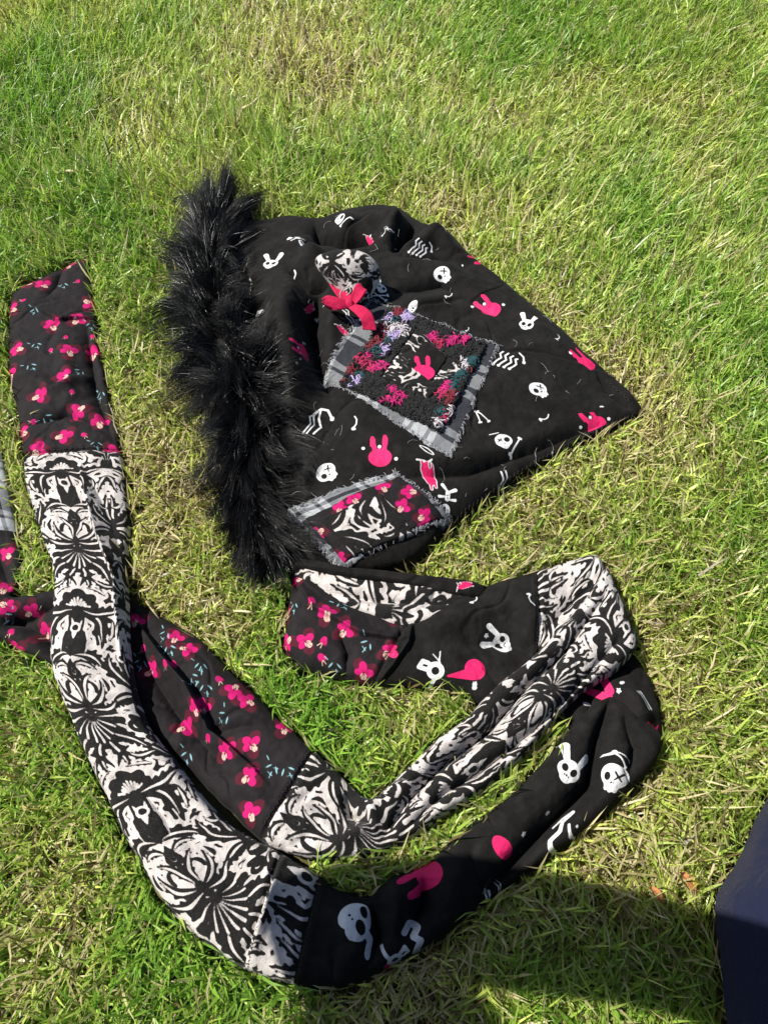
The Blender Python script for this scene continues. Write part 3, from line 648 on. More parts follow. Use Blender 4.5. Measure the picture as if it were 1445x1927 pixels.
# plaid flannel: colours follow the weave coordinates across and along the cloth
def mat_plaid():
    b = NB('plaid_flannel'); uv = b.n('ShaderNodeAttribute', attribute_name='weave').outputs['Vector']
    sp = b.n('ShaderNodeSeparateXYZ'); b.put(sp.inputs[0], uv); u, v = sp.outputs[0], sp.outputs[1]
    def bands(x, per, lo, hi):
        f = b.math('FRACT', b.math('DIVIDE', x, per)); return b.math('MULTIPLY', b.math('GREATER_THAN', f, lo), b.math('LESS_THAN', f, hi))
    def warp(x, off):
        x = b.math('ADD', x, off)
        return b.math('ADD', b.math('ADD', b.math('MULTIPLY', bands(x, .080, .0, .46), .70), b.math('MULTIPLY', bands(x, .080, .55, .61), .7)), b.math('MULTIPLY', bands(x, .080, .84, .90), .7))
    tw = b.math('FRACT', b.math('MULTIPLY', b.math('ADD', u, v), 900)); tw = b.math('GREATER_THAN', tw, .5)
    a_, c_ = warp(u, .012), warp(v, .02)
    dk = b.math('ADD', b.math('MULTIPLY', a_, b.math('ADD', .6, b.math('MULTIPLY', tw, .5))), b.math('MULTIPLY', c_, b.math('SUBTRACT', 1.1, b.math('MULTIPLY', tw, .5))), clamp=True)
    co, nrm = fabric_relief(b, 1.0)
    slub = b.ramp(b.noise(1400, 2, .7, co), .35, .65)
    dk = b.math('ADD', b.math('MULTIPLY', dk, .88), b.math('MULTIPLY', slub, .12))
    c = b.mix(dk, (.29, .30, .31), (.006, .007, .012))
    return b.done(b.bsdf(c, .95, .12, .05, nrm))
M['plaid'] = mat_plaid()
def plaid_panel(s, name, parent, ta, tb, off=(0, 0)):
    m = np.where((s.t >= ta-1e-6) & (s.t <= tb+1e-6))[0]
    uu = np.stack([s.u[m]+off[0], np.repeat(s.arc[m, None], s.nc, 1)+off[1], 0*s.u[m]], 2)
    uu = np.concatenate([uu[:, :1], uu[:, :1], uu, uu[:, -1:], uu[:, -1:]], 1).reshape(-1, 3)
    o = s.panel(name, M['plaid'], parent, ta, tb)
    at = o.data.attributes.new('weave', 'FLOAT_VECTOR', 'POINT'); at.data.foreach_set('vector', uu.astype(np.float32).reshape(-1))
    return o
plaid_panel(A, 'plaid_panel', root, 25, 29)

# -- the hood
HOOD = Cloth([(548, 1046, 424, 436, .010, .040), (600, 1064, 536, 412, .010, .048), (680, 1072, 602, 416, .010, .052), (760, 1060, 655, 399, .010, .050), (800, 1035, 735, 393, .010, .050), (840, 993, 792, 425, .010, .048),
              (870, 975, 838, 440, .010, .046), (915, 940, 882, 485, .010, .042), (960, 908, 932, 522, .010, .038), (1010, 876, 990, 572, .010, .034), (1060, 850, 1050, 622, .009, .030), (1110, 824, 1100, 672, .009, .026),
              (1158, 803, 1152, 716, .009, .022), (1207, 781, 1209, 768, .009, .016)],
    folds=[([(735, 392), (748, 430), (722, 462)], .05, .017, .012), ([(772, 428), (766, 455), (738, 478)], .05, -.013, .009), ([(828, 440), (800, 466), (742, 478)], .05, .011, .012), ([(592, 416), (604, 448), (570, 482)], .05, -.014, .010), ([(640, 400), (655, 425), (640, 450)], .05, .009, .012),
           ([(545, 450), (580, 470), (600, 500)], .06, .016, .018), ([(605, 440), (650, 455), (700, 450)], .05, -.026, .012), ([(660, 410), (720, 415), (750, 440)], .05, .010, .014), ([(790, 440), (830, 450), (860, 480)], .05, .014, .016),
           ([(740, 470), (760, 500), (850, 500), (890, 520)], .04, -.006, .010), ([(735, 520), (800, 500), (880, 545)], .04, .004, .014), ([(745, 570), (830, 545), (930, 600)], .04, -.008, .009), ([(760, 600), (850, 575), (960, 640)], .04, .006, .012),
           ([(545, 510), (530, 590), (540, 680), (560, 760)], .07, .022, .022), ([(600, 560), (588, 620), (600, 690), (620, 740)], .05, -.022, .012), ([(630, 560), (622, 640), (612, 720)], .05, .008, .012),
           ([(545, 520), (580, 545), (620, 540)], .05, -.014, .010), ([(560, 760), (600, 800), (650, 830)], .05, -.006, .014), ([(640, 780), (700, 820), (800, 880)], .05, .006, .018),
           ([(740, 885), (850, 880), (960, 850), (1060, 800)], .04, .006, .012), ([(770, 915), (880, 900), (1000, 850), (1130, 790)], .035, -.008, .008), ([(590, 850), (570, 910), (555, 960)], .05, .006, .009), ([(620, 930), (590, 900), (640, 860)], .05, -.003, .012),
           ([(1120, 700), (1150, 740), (1190, 765)], .03, -.006, .006), ([(960, 560), (1020, 640), (1100, 700)], .03, .004, .014), ([(700, 560), (690, 520), (660, 480)], .06, .010, .016),
           ([(950, 700), (1000, 680), (1080, 720)], .03, .003, .02), ([(860, 760), (940, 740), (1050, 770)], .035, .004, .02)],
    wr=.0035, p=4.0, edge=.30, seed=21, wscale=17)
for a in (('bskullb', 640, 412, 70), ('skel', 566, 450, 80), ('bskull', 512, 492, 60, .95), ('claw', 697, 457, 20, .8), ('ribs', 793, 470, 60, .85), ('wave', 730, 430, 60, .5), ('bonelet', 553, 524, 80, .8), ('skull', 487, 598, 110),
          ('claw', 584, 580, 290, .9), ('claw', 645, 622, 10, .85), ('bunny', 566, 658, 140, .95), ('bskullx', 718, 542, 70, .75), ('skull', 832, 517, 135, .95), ('bunny_plain', 900, 490, 130), ('bonelet', 845, 557, 30, .6), ('bunny', 916, 577, 135),
          ('bskull', 992, 606, 65, .85), ('bonelet', 1050, 635, 80, .8), ('bunny_plain', 1097, 675, 130), ('star', 1073, 664, 0), ('ribs', 958, 680, 60, 1.05), ('skull', 1014, 732, 135), ('bonelet', 1025, 787, 35, .7), ('bunny', 1115, 792, 125),
          ('star', 1131, 765, 0), ('star', 1110, 822, 0, .7), ('bskullb', 948, 830, 110, 1.15), ('bones', 905, 782, 10, .8), ('bonelet', 1040, 858, 300, .5), ('wave', 946, 912, 350, 1.0), ('skull', 615, 890, 150, 1.0), ('bunny', 715, 848, 92),
          ('claw', 806, 891, 5, 1.3), ('skel', 842, 944, 50, 1.05), ('arm', 597, 797, 85), ('bonelet', 668, 796, 85, .8), ('eartip', 776, 578, 75), ('loop', 803, 846, 30, .9), ('bonelet', 470, 540, 80, 1.3), ('star', 559, 684, 0), ('star', 596, 604, 0),
          ('wave', 655, 594, 15, .8), ('bonelet', 723, 438, 60, .5), ('star', 803, 430, 0, .9), ('star', 574, 647, 0, .8), ('bonelet', 880, 620, 60, .4), ('star', 745, 470, 0, .5), ('star', 870, 500, 0, .6)):
    HOOD.stamp(*a)
hood = HOOD.panel('hood', M['black'], root, 0, 13, ('white', 'pink'))
# look-up of the hood's height at any ground position
_hp = HOOD.P.reshape(-1, 3); _h0 = _hp[:, :2].min(0)-.01; _hn = (((_hp[:, :2].max(0)+.01)-_h0)/.002).astype(int)+1
_hg = np.full(_hn, -1.0)
_ij = ((_hp[:, :2]-_h0)/.002).astype(int); np.maximum.at(_hg, (_ij[:, 0], _ij[:, 1]), _hp[:, 2])
for _ in range(3):
    m = _hg < 0; s_ = np.zeros_like(_hg); c_ = np.zeros_like(_hg)
    for dx, dy in ((1, 0), (-1, 0), (0, 1), (0, -1)):
        r = np.roll(_hg, (dx, dy), (0, 1)); s_ += np.where(r >= 0, r, 0); c_ += r >= 0
    _hg = np.where(m & (c_ > 0), s_/np.maximum(c_, 1), _hg)
_hg = np.maximum(_hg, .006)
def hood_z(x, y):
    a = np.clip((np.asarray(x)-_h0[0])/.002, 0, _hn[0]-2); b = np.clip((np.asarray(y)-_h0[1])/.002, 0, _hn[1]-2)
    i = a.astype(int); j = b.astype(int); f, g = a-i, b-j
    return (_hg[i, j]*(1-f)+_hg[i+1, j]*f)*(1-g)+(_hg[i, j+1]*(1-f)+_hg[i+1, j+1]*f)*g
def on_hood(px, py):
    z = .05
    for _ in range(12):
        q = G(px, py, z); z = .5*z+.5*float(hood_z(q[0], q[1]))
    return G(px, py, z)

# hem stitching along the open lower edge of the hood, and the seam down the point
def stitches(pts, parent, name, step=.0032, ln=.0026, r=.00028, mat=None, zig=.0012):
    W = np.array([on_hood(*p) for p in pts]); tt = np.linspace(0, len(W)-1, 900); c = spline(W, tt)
    cl = np.r_[0, np.cumsum(np.linalg.norm(np.diff(c, axis=0), axis=1))]; s_ = np.arange(0, cl[-1], step)
    q = np.stack([np.interp(s_, cl, c[:, k]) for k in range(3)], 1); T = np.gradient(q, axis=0); T /= np.linalg.norm(T, axis=1, keepdims=True)
    N = np.stack([-T[:, 1], T[:, 0], 0*T[:, 0]], 1); sg = np.where(np.arange(len(s_)) % 2, 1, -1)[:, None]
    a = q-T*ln/2-N*zig*sg; b_ = q+T*ln/2+N*zig*sg
    for e in (a, b_): e[:, 2] = hood_z(e[:, 0], e[:, 1])+.0004
    m = (a+b_)/2; m[:, 2] += .0006
    return hair(name, np.stack([a, m, b_], 1), np.full((len(a), 3), r), mat, parent)
stitches([(846, 1000), (872, 964), (918, 931), (962, 898), (1012, 866), (1062, 840), (1112, 814), (1160, 794), (1190, 783)], hood, 'hem_stitching', mat=M['thread'])
stitches([(1188, 760), (1162, 735), (1140, 712)], hood, 'seam_stitching', mat=M['thread'])

def lint(n, parent):
    gl = np.random.default_rng(77); px_ = gl.uniform(560, 1150, n*3); py_ = gl.uniform(430, 980, n*3); out = []
    for a_, b_ in zip(px_, py_):
        c = on_hood(a_, b_)
        if hood_z(c[0], c[1]) < .015: continue
        th0 = gl.uniform(0, 6.28); L = gl.uniform(.004, .022); k = np.linspace(0, 1, 6); an = th0+gl.normal(0, 1.2)*k
        q = np.stack([c[0]+np.cumsum(np.cos(an))*L/6, c[1]+np.cumsum(np.sin(an))*L/6, 0*k], 1); q[:, 2] = hood_z(q[:, 0], q[:, 1])+.0006+.002*np.sin(k*3.1)*gl.random(); out.append(q)
        if len(out) >= n: break
    return hair('lint', np.array(out), np.full((len(out), 6), .00013), mat_plain('lint_fibre', (.30, .29, .27), .7), parent)
lint(70, hood)

# ------------------------------------------------------------------ sewn patches
class Quad(Cloth):
    def __init__(s, cs, off, n=150, ragged=.0, wave=.0008, seed=0, nx=None):
        """cs: corner pixels in order 00,10,11,01; lies on the hood, off above it"""
        W = np.array([on_hood(*c) for c in cs]); nx = nx or n
        a, b = np.meshgrid(np.linspace(0, 1, n), np.linspace(0, 1, nx), indexing='ij')
        P = (W[0]*((1-a)*(1-b))[..., None]+W[1]*(a*(1-b))[..., None]+W[2]*(a*b)[..., None]+W[3]*((1-a)*b)[..., None])
        if ragged:
            e = np.minimum(np.minimum(a, 1-a), np.minimum(b, 1-b)); k = np.exp(-e/.03)*ragged
            P[..., 0] += k*fbm(P[..., 0]*90, P[..., 1]*90, seed+1); P[..., 1] += k*fbm(P[..., 0]*90, P[..., 1]*90, seed+2)
            P[..., 0] += k*.5*fbm(P[..., 0]*400, P[..., 1]*400, seed+3)
        e = np.minimum(np.minimum(a, 1-a), np.minimum(b, 1-b))
        P[..., 2] = hood_z(P[..., 0], P[..., 1])+off*(.35+.65*np.clip(e/.03, 0, 1)**.5)+wave*fbm(P[..., 0]*70, P[..., 1]*70, seed+4)
        s.P = P; s.nr, s.nc = n, nx; s.t = np.linspace(0, 1, n); s.lay = {}; s.px = proj(P)
        N = np.cross(np.gradient(P, axis=0), np.gradient(P, axis=1)); N /= np.linalg.norm(N, axis=2, keepdims=True)+1e-12; s.N = N*np.where(N[..., 2:] < 0, -1, 1)
        s.a, s.b = a, b; s.su = np.linalg.norm(W[1]-W[0]); s.sv = np.linalg.norm(W[3]-W[0]); s.W = W
    def make(s, name, mat, parent, attrs=(), dam=None, weave=None):
        P = s.P; n, k = s.nr, s.nc
        # a turned-down rim gives the patch its thickness
        V = P.reshape(-1, 3); ring = np.concatenate([np.arange(k), np.arange(1, n)*k+k-1, (n-1)*k+np.arange(k-2, -1, -1), np.arange(n-2, 0, -1)*k])
        low = V[ring].copy(); low[:, 2] = hood_z(low[:, 0], low[:, 1])-.0015
        r2 = np.roll(ring, -1); b0 = len(V)+np.arange(len(ring)); b1 = np.roll(b0, -1)
        F = [grid_faces(n, k), np.stack([ring, r2, b1, b0], 1)]; V = np.concatenate([V, low])
        at = {}
        ex = lambda A_: np.concatenate([A_.reshape(-1), A_.reshape(-1)[ring]])
        for q in attrs: at[q] = ex(s.layer(q))
        if dam: at['ink'] = ex(damask(s.a*s.su*dam[0]+dam[1], s.b*s.sv*dam[2]+dam[3]))+(dam[4] if len(dam) > 4 else 0)
        if weave is not None:
            at['weave'] = np.stack([ex(s.a*s.su+weave[0]), ex(s.b*s.sv+weave[1]), ex(s.a*0)], 1)
        return mesh_np(name, V, F, mat, parent, at)
def fray(Q, parent, n, mat, name='frayed_edge', ln=(.003, .009), seed=0):
    g = np.random.default_rng(seed); side = g.integers(0, 4, n); t = g.random(n); pts = []
    W = Q.W; ctr = W.mean(0)
    A_ = W[side]; B_ = W[(side+1) % 4]; p = A_+(B_-A_)*t[:, None]; T = (B_-A_)/np.linalg.norm(B_-A_, axis=1, keepdims=True)
    out = np.stack([T[:, 1], -T[:, 0], 0*t], 1); out *= np.sign(((p-ctr)*out).sum(1))[:, None]
    L = g.uniform(*ln, n)[:, None]; d = out+T*g.normal(0, .6, n)[:, None]
    p0 = p-out*.003; p1 = p0+d*L*.5; p2 = p0+d*L+T*g.normal(0, .002, n)[:, None]
    for q, h in ((p0, .0028), (p1, .0032), (p2, .0016)): q[:, 2] = hood_z(q[:, 0], q[:, 1])+h+g.random(n)*.0015
    return hair(name, np.stack([p0, p1, p2], 1), np.full((n, 3), .00022), mat, parent)
M['white_thread'] = mat_plain('white_thread', (.26, .26, .275), .85)

P1 = Quad([(608, 728), (693, 563), (938, 652), (846, 862)], .0022, 180, .004, seed=31)
patch = P1.make('square_patch', M['plaid'], root, weave=(.040, .055))
fray(P1, patch, 420, M['white_thread'], seed=1, ln=(.002, .006))
P1d = Quad([(717, 718), (784, 622), (872, 702), (806, 757)], .0075, 90, .002, seed=33)
P1d.make('damask_square', M['damask'], patch, dam=(1.1, .035, 1.1, .10, -.0008))
P1c = Quad([(763, 695), (797, 648), (842, 680), (812, 728)], .0095, 80, .002, seed=34)
P1c.stamp('bunny_plain', 797, 690, 95, .98)
P1c.make('bunny_square', M['black'], patch, ('white', 'pink'))
# nubbly woven border: many short loops of yarn
cx = lambda x, y: (580+.263*x, 450+.263*y)
YC = {'lav': (.29, .23, .40), 'teal': (.006, .045, .050), 'red': (.13, .008, .016), 'pink': (.38, .006, .11), 'rose': (.27, .012, .055), 'white': (.40, .36, .38), 'black': (.0075, .0072, .0072)}
ANC = [('lav', 575, 590), ('lav', 720, 580), ('lav', 700, 600), ('lav', 640, 700), ('lav', 540, 810), ('lav', 350, 1040), ('lav', 290, 1110), ('lav', 1095, 1150), ('lav', 600, 720), ('teal', 620, 610), ('teal', 480, 830), ('teal', 1090, 1000), ('teal', 940, 1250),
       ('teal', 1170, 900), ('teal', 1040, 1085), ('teal', 370, 1000), ('teal', 560, 750), ('red', 650, 540), ('red', 530, 680), ('red', 450, 780), ('red', 310, 970), ('red', 1200, 1030), ('red', 225, 1040), ('red', 1020, 1150), ('red', 1190, 960), ('red', 500, 740), ('red', 1000, 1180),
       ('pink', 430, 870), ('pink', 510, 930), ('pink', 900, 730), ('pink', 1060, 740), ('pink', 1010, 760), ('pink', 1110, 750), ('pink', 620, 1110), ('pink', 600, 1190), ('pink', 660, 1150), ('pink', 955, 1100), ('pink', 1050, 1300), ('pink', 470, 950), ('rose', 400, 910), ('pink', 530, 1210), ('rose', 990, 1290),
       ('rose', 940, 770), ('rose', 370, 900), ('pink', 550, 960), ('rose', 960, 1130), ('pink', 1080, 1200), ('white', 600, 655), ('white', 680, 690), ('white', 1030, 1250), ('white', 1010, 1280), ('white', 925, 1335), ('white', 1110, 920), ('rose', 450, 940), ('white', 570, 700), ('pink', 980, 1080), ('white', 640, 660)]
def yarn_border(outer, inner, n, parent, name):
    g = np.random.default_rng(5)
    Wo = np.array([on_hood(*c) for c in outer]); Wi = np.array([on_hood(*c) for c in inner])
    side = g.integers(0, 4, n); t = g.random(n)[:, None]; k = g.random(n)[:, None]**.9*1.10-.10
    po = Wo[side]*(1-t)+Wo[(side+1) % 4]*t; pi_ = Wi[side]*(1-t)+Wi[(side+1) % 4]*t; p = po*(1-k)+pi_*k
    T = (Wo[(side+1) % 4]-Wo[side]); T /= np.linalg.norm(T, axis=1, keepdims=True)
    px = proj(p); ac = np.array([cx(a[1], a[2]) for a in ANC]); d = np.hypot(px[:, None, 0]-ac[None, :, 0], px[:, None, 1]-ac[None, :, 1])+g.normal(0, 4.0, (n, len(ac)))
    j = d.argmin(1); near = d[np.arange(n), j] < 4.6
    col = np.where(near[:, None], np.array([YC[a[0]] for a in ANC])[j], np.array(YC['black'])); isb = ~near
    K = 9; tt = np.linspace(-1, 1, K)
    amp = np.where(isb, .0016, .0030)[:, None]; L = np.where(isb, .0030, .0048)[:, None]*g.uniform(.7, 1.3, (n, 1))
    ang = np.where(isb, g.uniform(0, 6.28, n), g.normal(.1, .8, n)); N2 = np.stack([-T[:, 1], T[:, 0], 0*t[:, 0]], 1)
    D = T*np.cos(ang)[:, None]+N2*np.sin(ang)[:, None]; E = np.stack([-D[:, 1], D[:, 0], 0*D[:, 0]], 1)
    ph = g.uniform(0, 6.28, (n, 1)); fr = np.where(isb, 5.0, 2.6)[:, None]
    off = L*tt[None]; lat = amp*np.sin(fr*tt[None]+ph); up = np.abs(amp*np.cos(fr*.8*tt[None]+ph))
    pts = p[:, None]+D[:, None]*off[..., None]+E[:, None]*lat[..., None]
    pts[..., 2] = hood_z(pts[..., 0], pts[..., 1])+.0050+up*.8+g.random((n, 1))*.0022-.003*np.abs(tt)[None]**3
    rad = np.where(isb, .00055, .00078)[:, None]*g.uniform(.7, 1.25, (n, 1))*np.ones((1, K)); rad[:, (0, -1)] *= .5
    b = NB(name+'_yarn'); co = b.coord(); b_ = b.bsdf(b.mix(b.math('MULTIPLY', b.noise(1500, 2, .6, co), .6), b.attr('tint', 'Color'), b.mix(.5, b.attr('tint', 'Color'), (.02, .02, .02))), .85, .25, .05)
    return hair(name, pts, rad, b.done(b_), parent, {'tint': col*g.uniform(.75, 1.2, (n, 1))})
WO = [(646, 729), (737, 588), (909, 656), (826, 813)]
Q3 = Quad(WO, .0045, 60, .003, seed=35); Q3.make('woven_backing', M['thread'], patch)
yarn_border(WO, [(714, 718), (783, 620), (875, 702), (807, 760)], 5200, patch, 'woven_border')

P2 = Quad([(541, 968), (745, 889), (852, 984), (640, 1080)], .0022, 130, .005, seed=41)
pocket = P2.make('pocket_patch', M['plaid'], root, weave=(.028, .040))
fray(P2, pocket, 260, M['white_thread'], seed=2, ln=(.002, .006))
P2f = Quad([(574, 980), (752, 899), (838, 982), (648, 1064)], .0048, 150, .002, seed=42)
for x, y, r in ((757, 952, 30), (665, 938, 100), (594, 1010, 200), (697, 1055, 80), (632, 1056, 300), (800, 1000, 60), (798, 970, 10), (640, 955, 50), (720, 915, 90), (770, 925, 150), (690, 1040, 20)): P2f.stamp('flower', x, y, r, .95)
P2f.make('floral_square', M['floral'], pocket, ('maroon', 'pink', 'cream', 'blue'))
P2d = Quad([(600, 984), (720, 932), (780, 1008), (664, 1054)], .0065, 100, .002, seed=43)
P2d.make('damask_square', M['damask'], pocket, dam=(.9, -.06, .9, .022, -.0006))

# ------------------------------------------------------------------ the ear and its bow
def pillow(name, outline, mat, parent, front, back, rings=26, sub_=6, dam=None):
    W = np.array([G(x, y, z) for x, y, z in outline]); n = len(W)
    W = spline(np.vstack([W, W[:1]]), np.linspace(0, n, n*sub_, endpoint=False)+0) if False else np.vstack([spline(np.vstack([W[-1:], W, W[:2]]), np.linspace(1, n+1, n*sub_, endpoint=False))])
    m = len(W); c = W.mean(0); Nn = np.zeros(3)
    for k in range(m): Nn += np.cross(W[k]-c, W[(k+1) % m]-c)
    Nn /= np.linalg.norm(Nn); Nn *= np.sign(Nn @ (CAMP-c)); rows = []
    for sgn, am in ((1, front), (-1, back)):
        fr = np.linspace(0, 1, rings)
        if sgn > 0: fr = fr[::-1]
        else: fr = fr[1:]
        for f in (fr if sgn < 0 else fr):
            pass
    ks = [(1, f) for f in np.linspace(.02, 1, rings)]+[(-1, f) for f in np.linspace(1, .02, rings)[1:]]
    for sgn, f in ks:
        R = c+(W-c)*f; am = front if sgn > 0 else back
        h = am*np.sqrt(max(0, 1-f**2.4))*sgn
        R = R+Nn*h
        R[:, 2] += .0015*fbm(R[:, 0]*120, R[:, 1]*120, 3)*(1-f)
        rows.append(R)
    V = np.array(rows); P = V.reshape(-1, 3); t1_ = np.cross(Nn, [0, 1, 0]); t1_ /= np.linalg.norm(t1_); t2_ = np.cross(Nn, t1_)
    q = P-c; at = {'ink': damask(q @ t1_*dam[0]+dam[1], q @ t2_*dam[0]+dam[2])} if dam else None
    return mesh_np(name, P, grid_faces(len(ks), m, wrap=True), mat, parent, at)
he = float(on_hood(668, 566)[2])
ear = pillow('ear', [(672, 570, he+.006), (640, 552, he+.008), (612, 524, he+.022), (594, 497, he+.040), (601, 480, he+.052), (640, 469, he+.058), (682, 474, he+.055), (708, 494, he+.042), (716, 520, he+.026), (706, 545, he+.014), (690, 566, he+.007)],
             M['damask'], root, .020, .014, dam=(1.6, .030, .075))
ew = [G(x, y, z) for x, y, z in ((600, 505, he+.050), (618, 528, he+.036), (640, 550, he+.026), (664, 572, he+.016))]
def tube(name, pts, r, mat, parent, n=10, sub_=8):
    P = spline(np.array(pts), np.linspace(0, len(pts)-1, (len(pts)-1)*sub_+1)); T = np.gradient(P, axis=0); T /= np.linalg.norm(T, axis=1, keepdims=True)
    a = np.cross(T, [0, 0, 1.0]); a /= np.linalg.norm(a, axis=1, keepdims=True)+1e-9; b_ = np.cross(T, a)
    th = np.linspace(0, 2*PI, n, endpoint=False); rr = r*np.sin(np.linspace(.25, PI-.25, len(P)))**.4 if np.isscalar(r) else np.interp(np.linspace(0, 1, len(P)), np.linspace(0, 1, len(r)), r)
    V = P[:, None]+(a[:, None]*np.cos(th)[None, :, None]+b_[:, None]*np.sin(th)[None, :, None])*rr[:, None, None]
    F = [grid_faces(len(P), n, wrap=True)]; V = V.reshape(-1, 3)
    V = np.vstack([V, P[:1], P[-1:]]); k = np.arange(n); k2 = (k+1) % n
    F.append(np.stack([k2, k, np.full(n, len(V)-2)], 1)); e = (len(P)-1)*n; F.append(np.stack([e+k, e+k2, np.full(n, len(V)-1)], 1))
    return mesh_np(name, V, F, mat, parent)
b = NB('pink_velvet_ribbon'); co = b.coord()
M['ribbon'] = b.done(b.bsdf(b.mix(b.noise(500, 2, .5, co), (.30, .003, .034), (.42, .006, .055)), .72, .18, .05, b.bump(b.math('ADD', b.noise(1800, 1, .5, co), b.math('MULTIPLY', b.noise(130, 2, .5, co), 3)), .0006, .8)))
def ribbon(name, e1, e2, parent, th=.0009, n=12):
    a = np.array([G(*p) for p in e1]); c_ = np.array([G(*p) for p in e2]); k = len(a); t = np.linspace(0, k-1, (k-1)*n+1)
    a = spline(a, t); c_ = spline(c_, t); v = np.linspace(0, 1, 9)[None, :, None]
    P = a[:, None]*(1-v)+c_[:, None]*v; N = np.cross(np.gradient(P, axis=0), np.gradient(P, axis=1)); N /= np.linalg.norm(N, axis=2, keepdims=True)+1e-12
    P = P+N*(np.sin(v*PI)*.0012)
    lip = np.where((v < .06) | (v > .94), 1.5, 1.0)
    V = np.concatenate([(P+N*th*.5*lip), (P-N*th*.5*lip)[:, ::-1]], 1); m = V.shape[1]
    i = np.array([0]); nr = len(V); F = [grid_faces(nr, m, wrap=True)]
    ends = []
    for r in (0, nr-1): ends.append([r*m+q for q in range(m)])
    F.append(np.array(ends))
    return mesh_np(name, V.reshape(-1, 3), F, M['ribbon'], parent)
kz = he+.028
knot = pillow('bow', [(650, 566, kz), (656, 561, kz+.002), (664, 566, kz+.001), (668, 578, kz-.004), (660, 583, kz-.006), (651, 577, kz-.004)], M['ribbon'], root, .006, .005, rings=10)
ribbon('ribbon_loop', [(655, 566, kz), (636, 560, kz+.006), (616, 556, kz+.008), (607, 565, kz+.002), (622, 566, kz-.006), (654, 570, kz-.006)],
       [(656, 580, kz-.004), (640, 583, kz-.003), (618, 577, kz-.003), (608, 571, kz-.008), (624, 583, kz-.014), (655, 581, kz-.010)], knot)
ribbon('ribbon_loop', [(655, 568, kz), (662, 552, kz+.006), (670, 536, kz+.012), (680, 536, kz+.010), (676, 552, kz+.000), (662, 572, kz-.004)],
       [(664, 577, kz-.003), (676, 566, kz+.002), (686, 552, kz+.008), (690, 546, kz+.006), (682, 562, kz-.004), (664, 579, kz-.008)], knot)
ribbon('ribbon_tail', [(652, 572, kz-.002), (634, 556, kz-.004), (622, 538, kz-.006), (614, 522, kz-.010)], [(662, 562, kz-.004), (656, 546, kz-.006), (646, 536, kz-.008), (632, 522, kz-.012)], knot)
zt = float(on_hood(705, 615)[2])+.012
ribbon('ribbon_tail', [(656, 580, kz-.002), (668, 590, kz-.001), (680, 604, zt+.012), (682, 620, zt+.002)], [(664, 572, kz-.001), (686, 578, kz+.001), (702, 594, zt+.014), (709, 622, zt+.004)], knot)
hair('cotton_loop', np.array([[G(641, 560, kz+.004), G(640, 552, kz+.008), G(646, 543, kz+.010), G(655, 540, kz+.010), G(660, 548, kz+.008), G(652, 556, kz+.006)]]), np.full((1, 6), .0006), M['white_thread'], knot)

# ------------------------------------------------------------------ the fur trim
g = np.random.default_rng(11)
FA = np.array([(424, 392, .036), (410, 440, .038), (402, 505, .040), (404, 570, .042), (418, 640, .045), (452, 705, .046), (478, 765, .042), (476, 835, .034), (476, 900, .030), (482, 960, .028), (500, 1015, .026), (518, 1052, .022)])
FW = np.array([G(x, y, z) for x, y, z in FA]); FR = np.array([.008, .017, .023, .026, .029, .029, .027, .019, .016, .016, .014, .010])
b = NB('black_fur_strand'); hb = b.n('ShaderNodeBsdfPrincipled'); hb.inputs['Base Color'].default_value = (.0024, .0023, .0025, 1); hb.inputs['Roughness'].default_value = .34; hb.inputs['Specular IOR Level'].default_value = .20
M['fur'] = b.done(hb.outputs[0])
_sg = np.where(_hg > .0061, _hg, 0.0)
for _ in range(60): _sg = (_sg+np.roll(_sg, 1, 0)+np.roll(_sg, -1, 0)+np.roll(_sg, 1, 1)+np.roll(_sg, -1, 1))/5
def _soft(x, y):
    a = np.clip((x-_h0[0])/.002, 0, _hn[0]-2); b = np.clip((y-_h0[1])/.002, 0, _hn[1]-2); i = a.astype(int); j = b.astype(int); f, q = a-i, b-j
    return (_sg[i, j]*(1-f)+_sg[i+1, j]*f)*(1-q)+(_sg[i, j+1]*(1-f)+_sg[i+1, j+1]*f)*q
def fur_axis(t):
    p = spline(FW, t); T = spline(FW, np.clip(t+.05, 0, 10.999))-spline(FW, np.clip(t-.05, 0, 10.999)); T /= np.linalg.norm(T, axis=1, keepdims=True)
    s_ = np.cross(T, [0, 0, 1.0]); s_ /= np.linalg.norm(s_, axis=1, keepdims=True); return p, T, s_, np.cross(s_, T), np.interp(t, np.arange(12), FR)
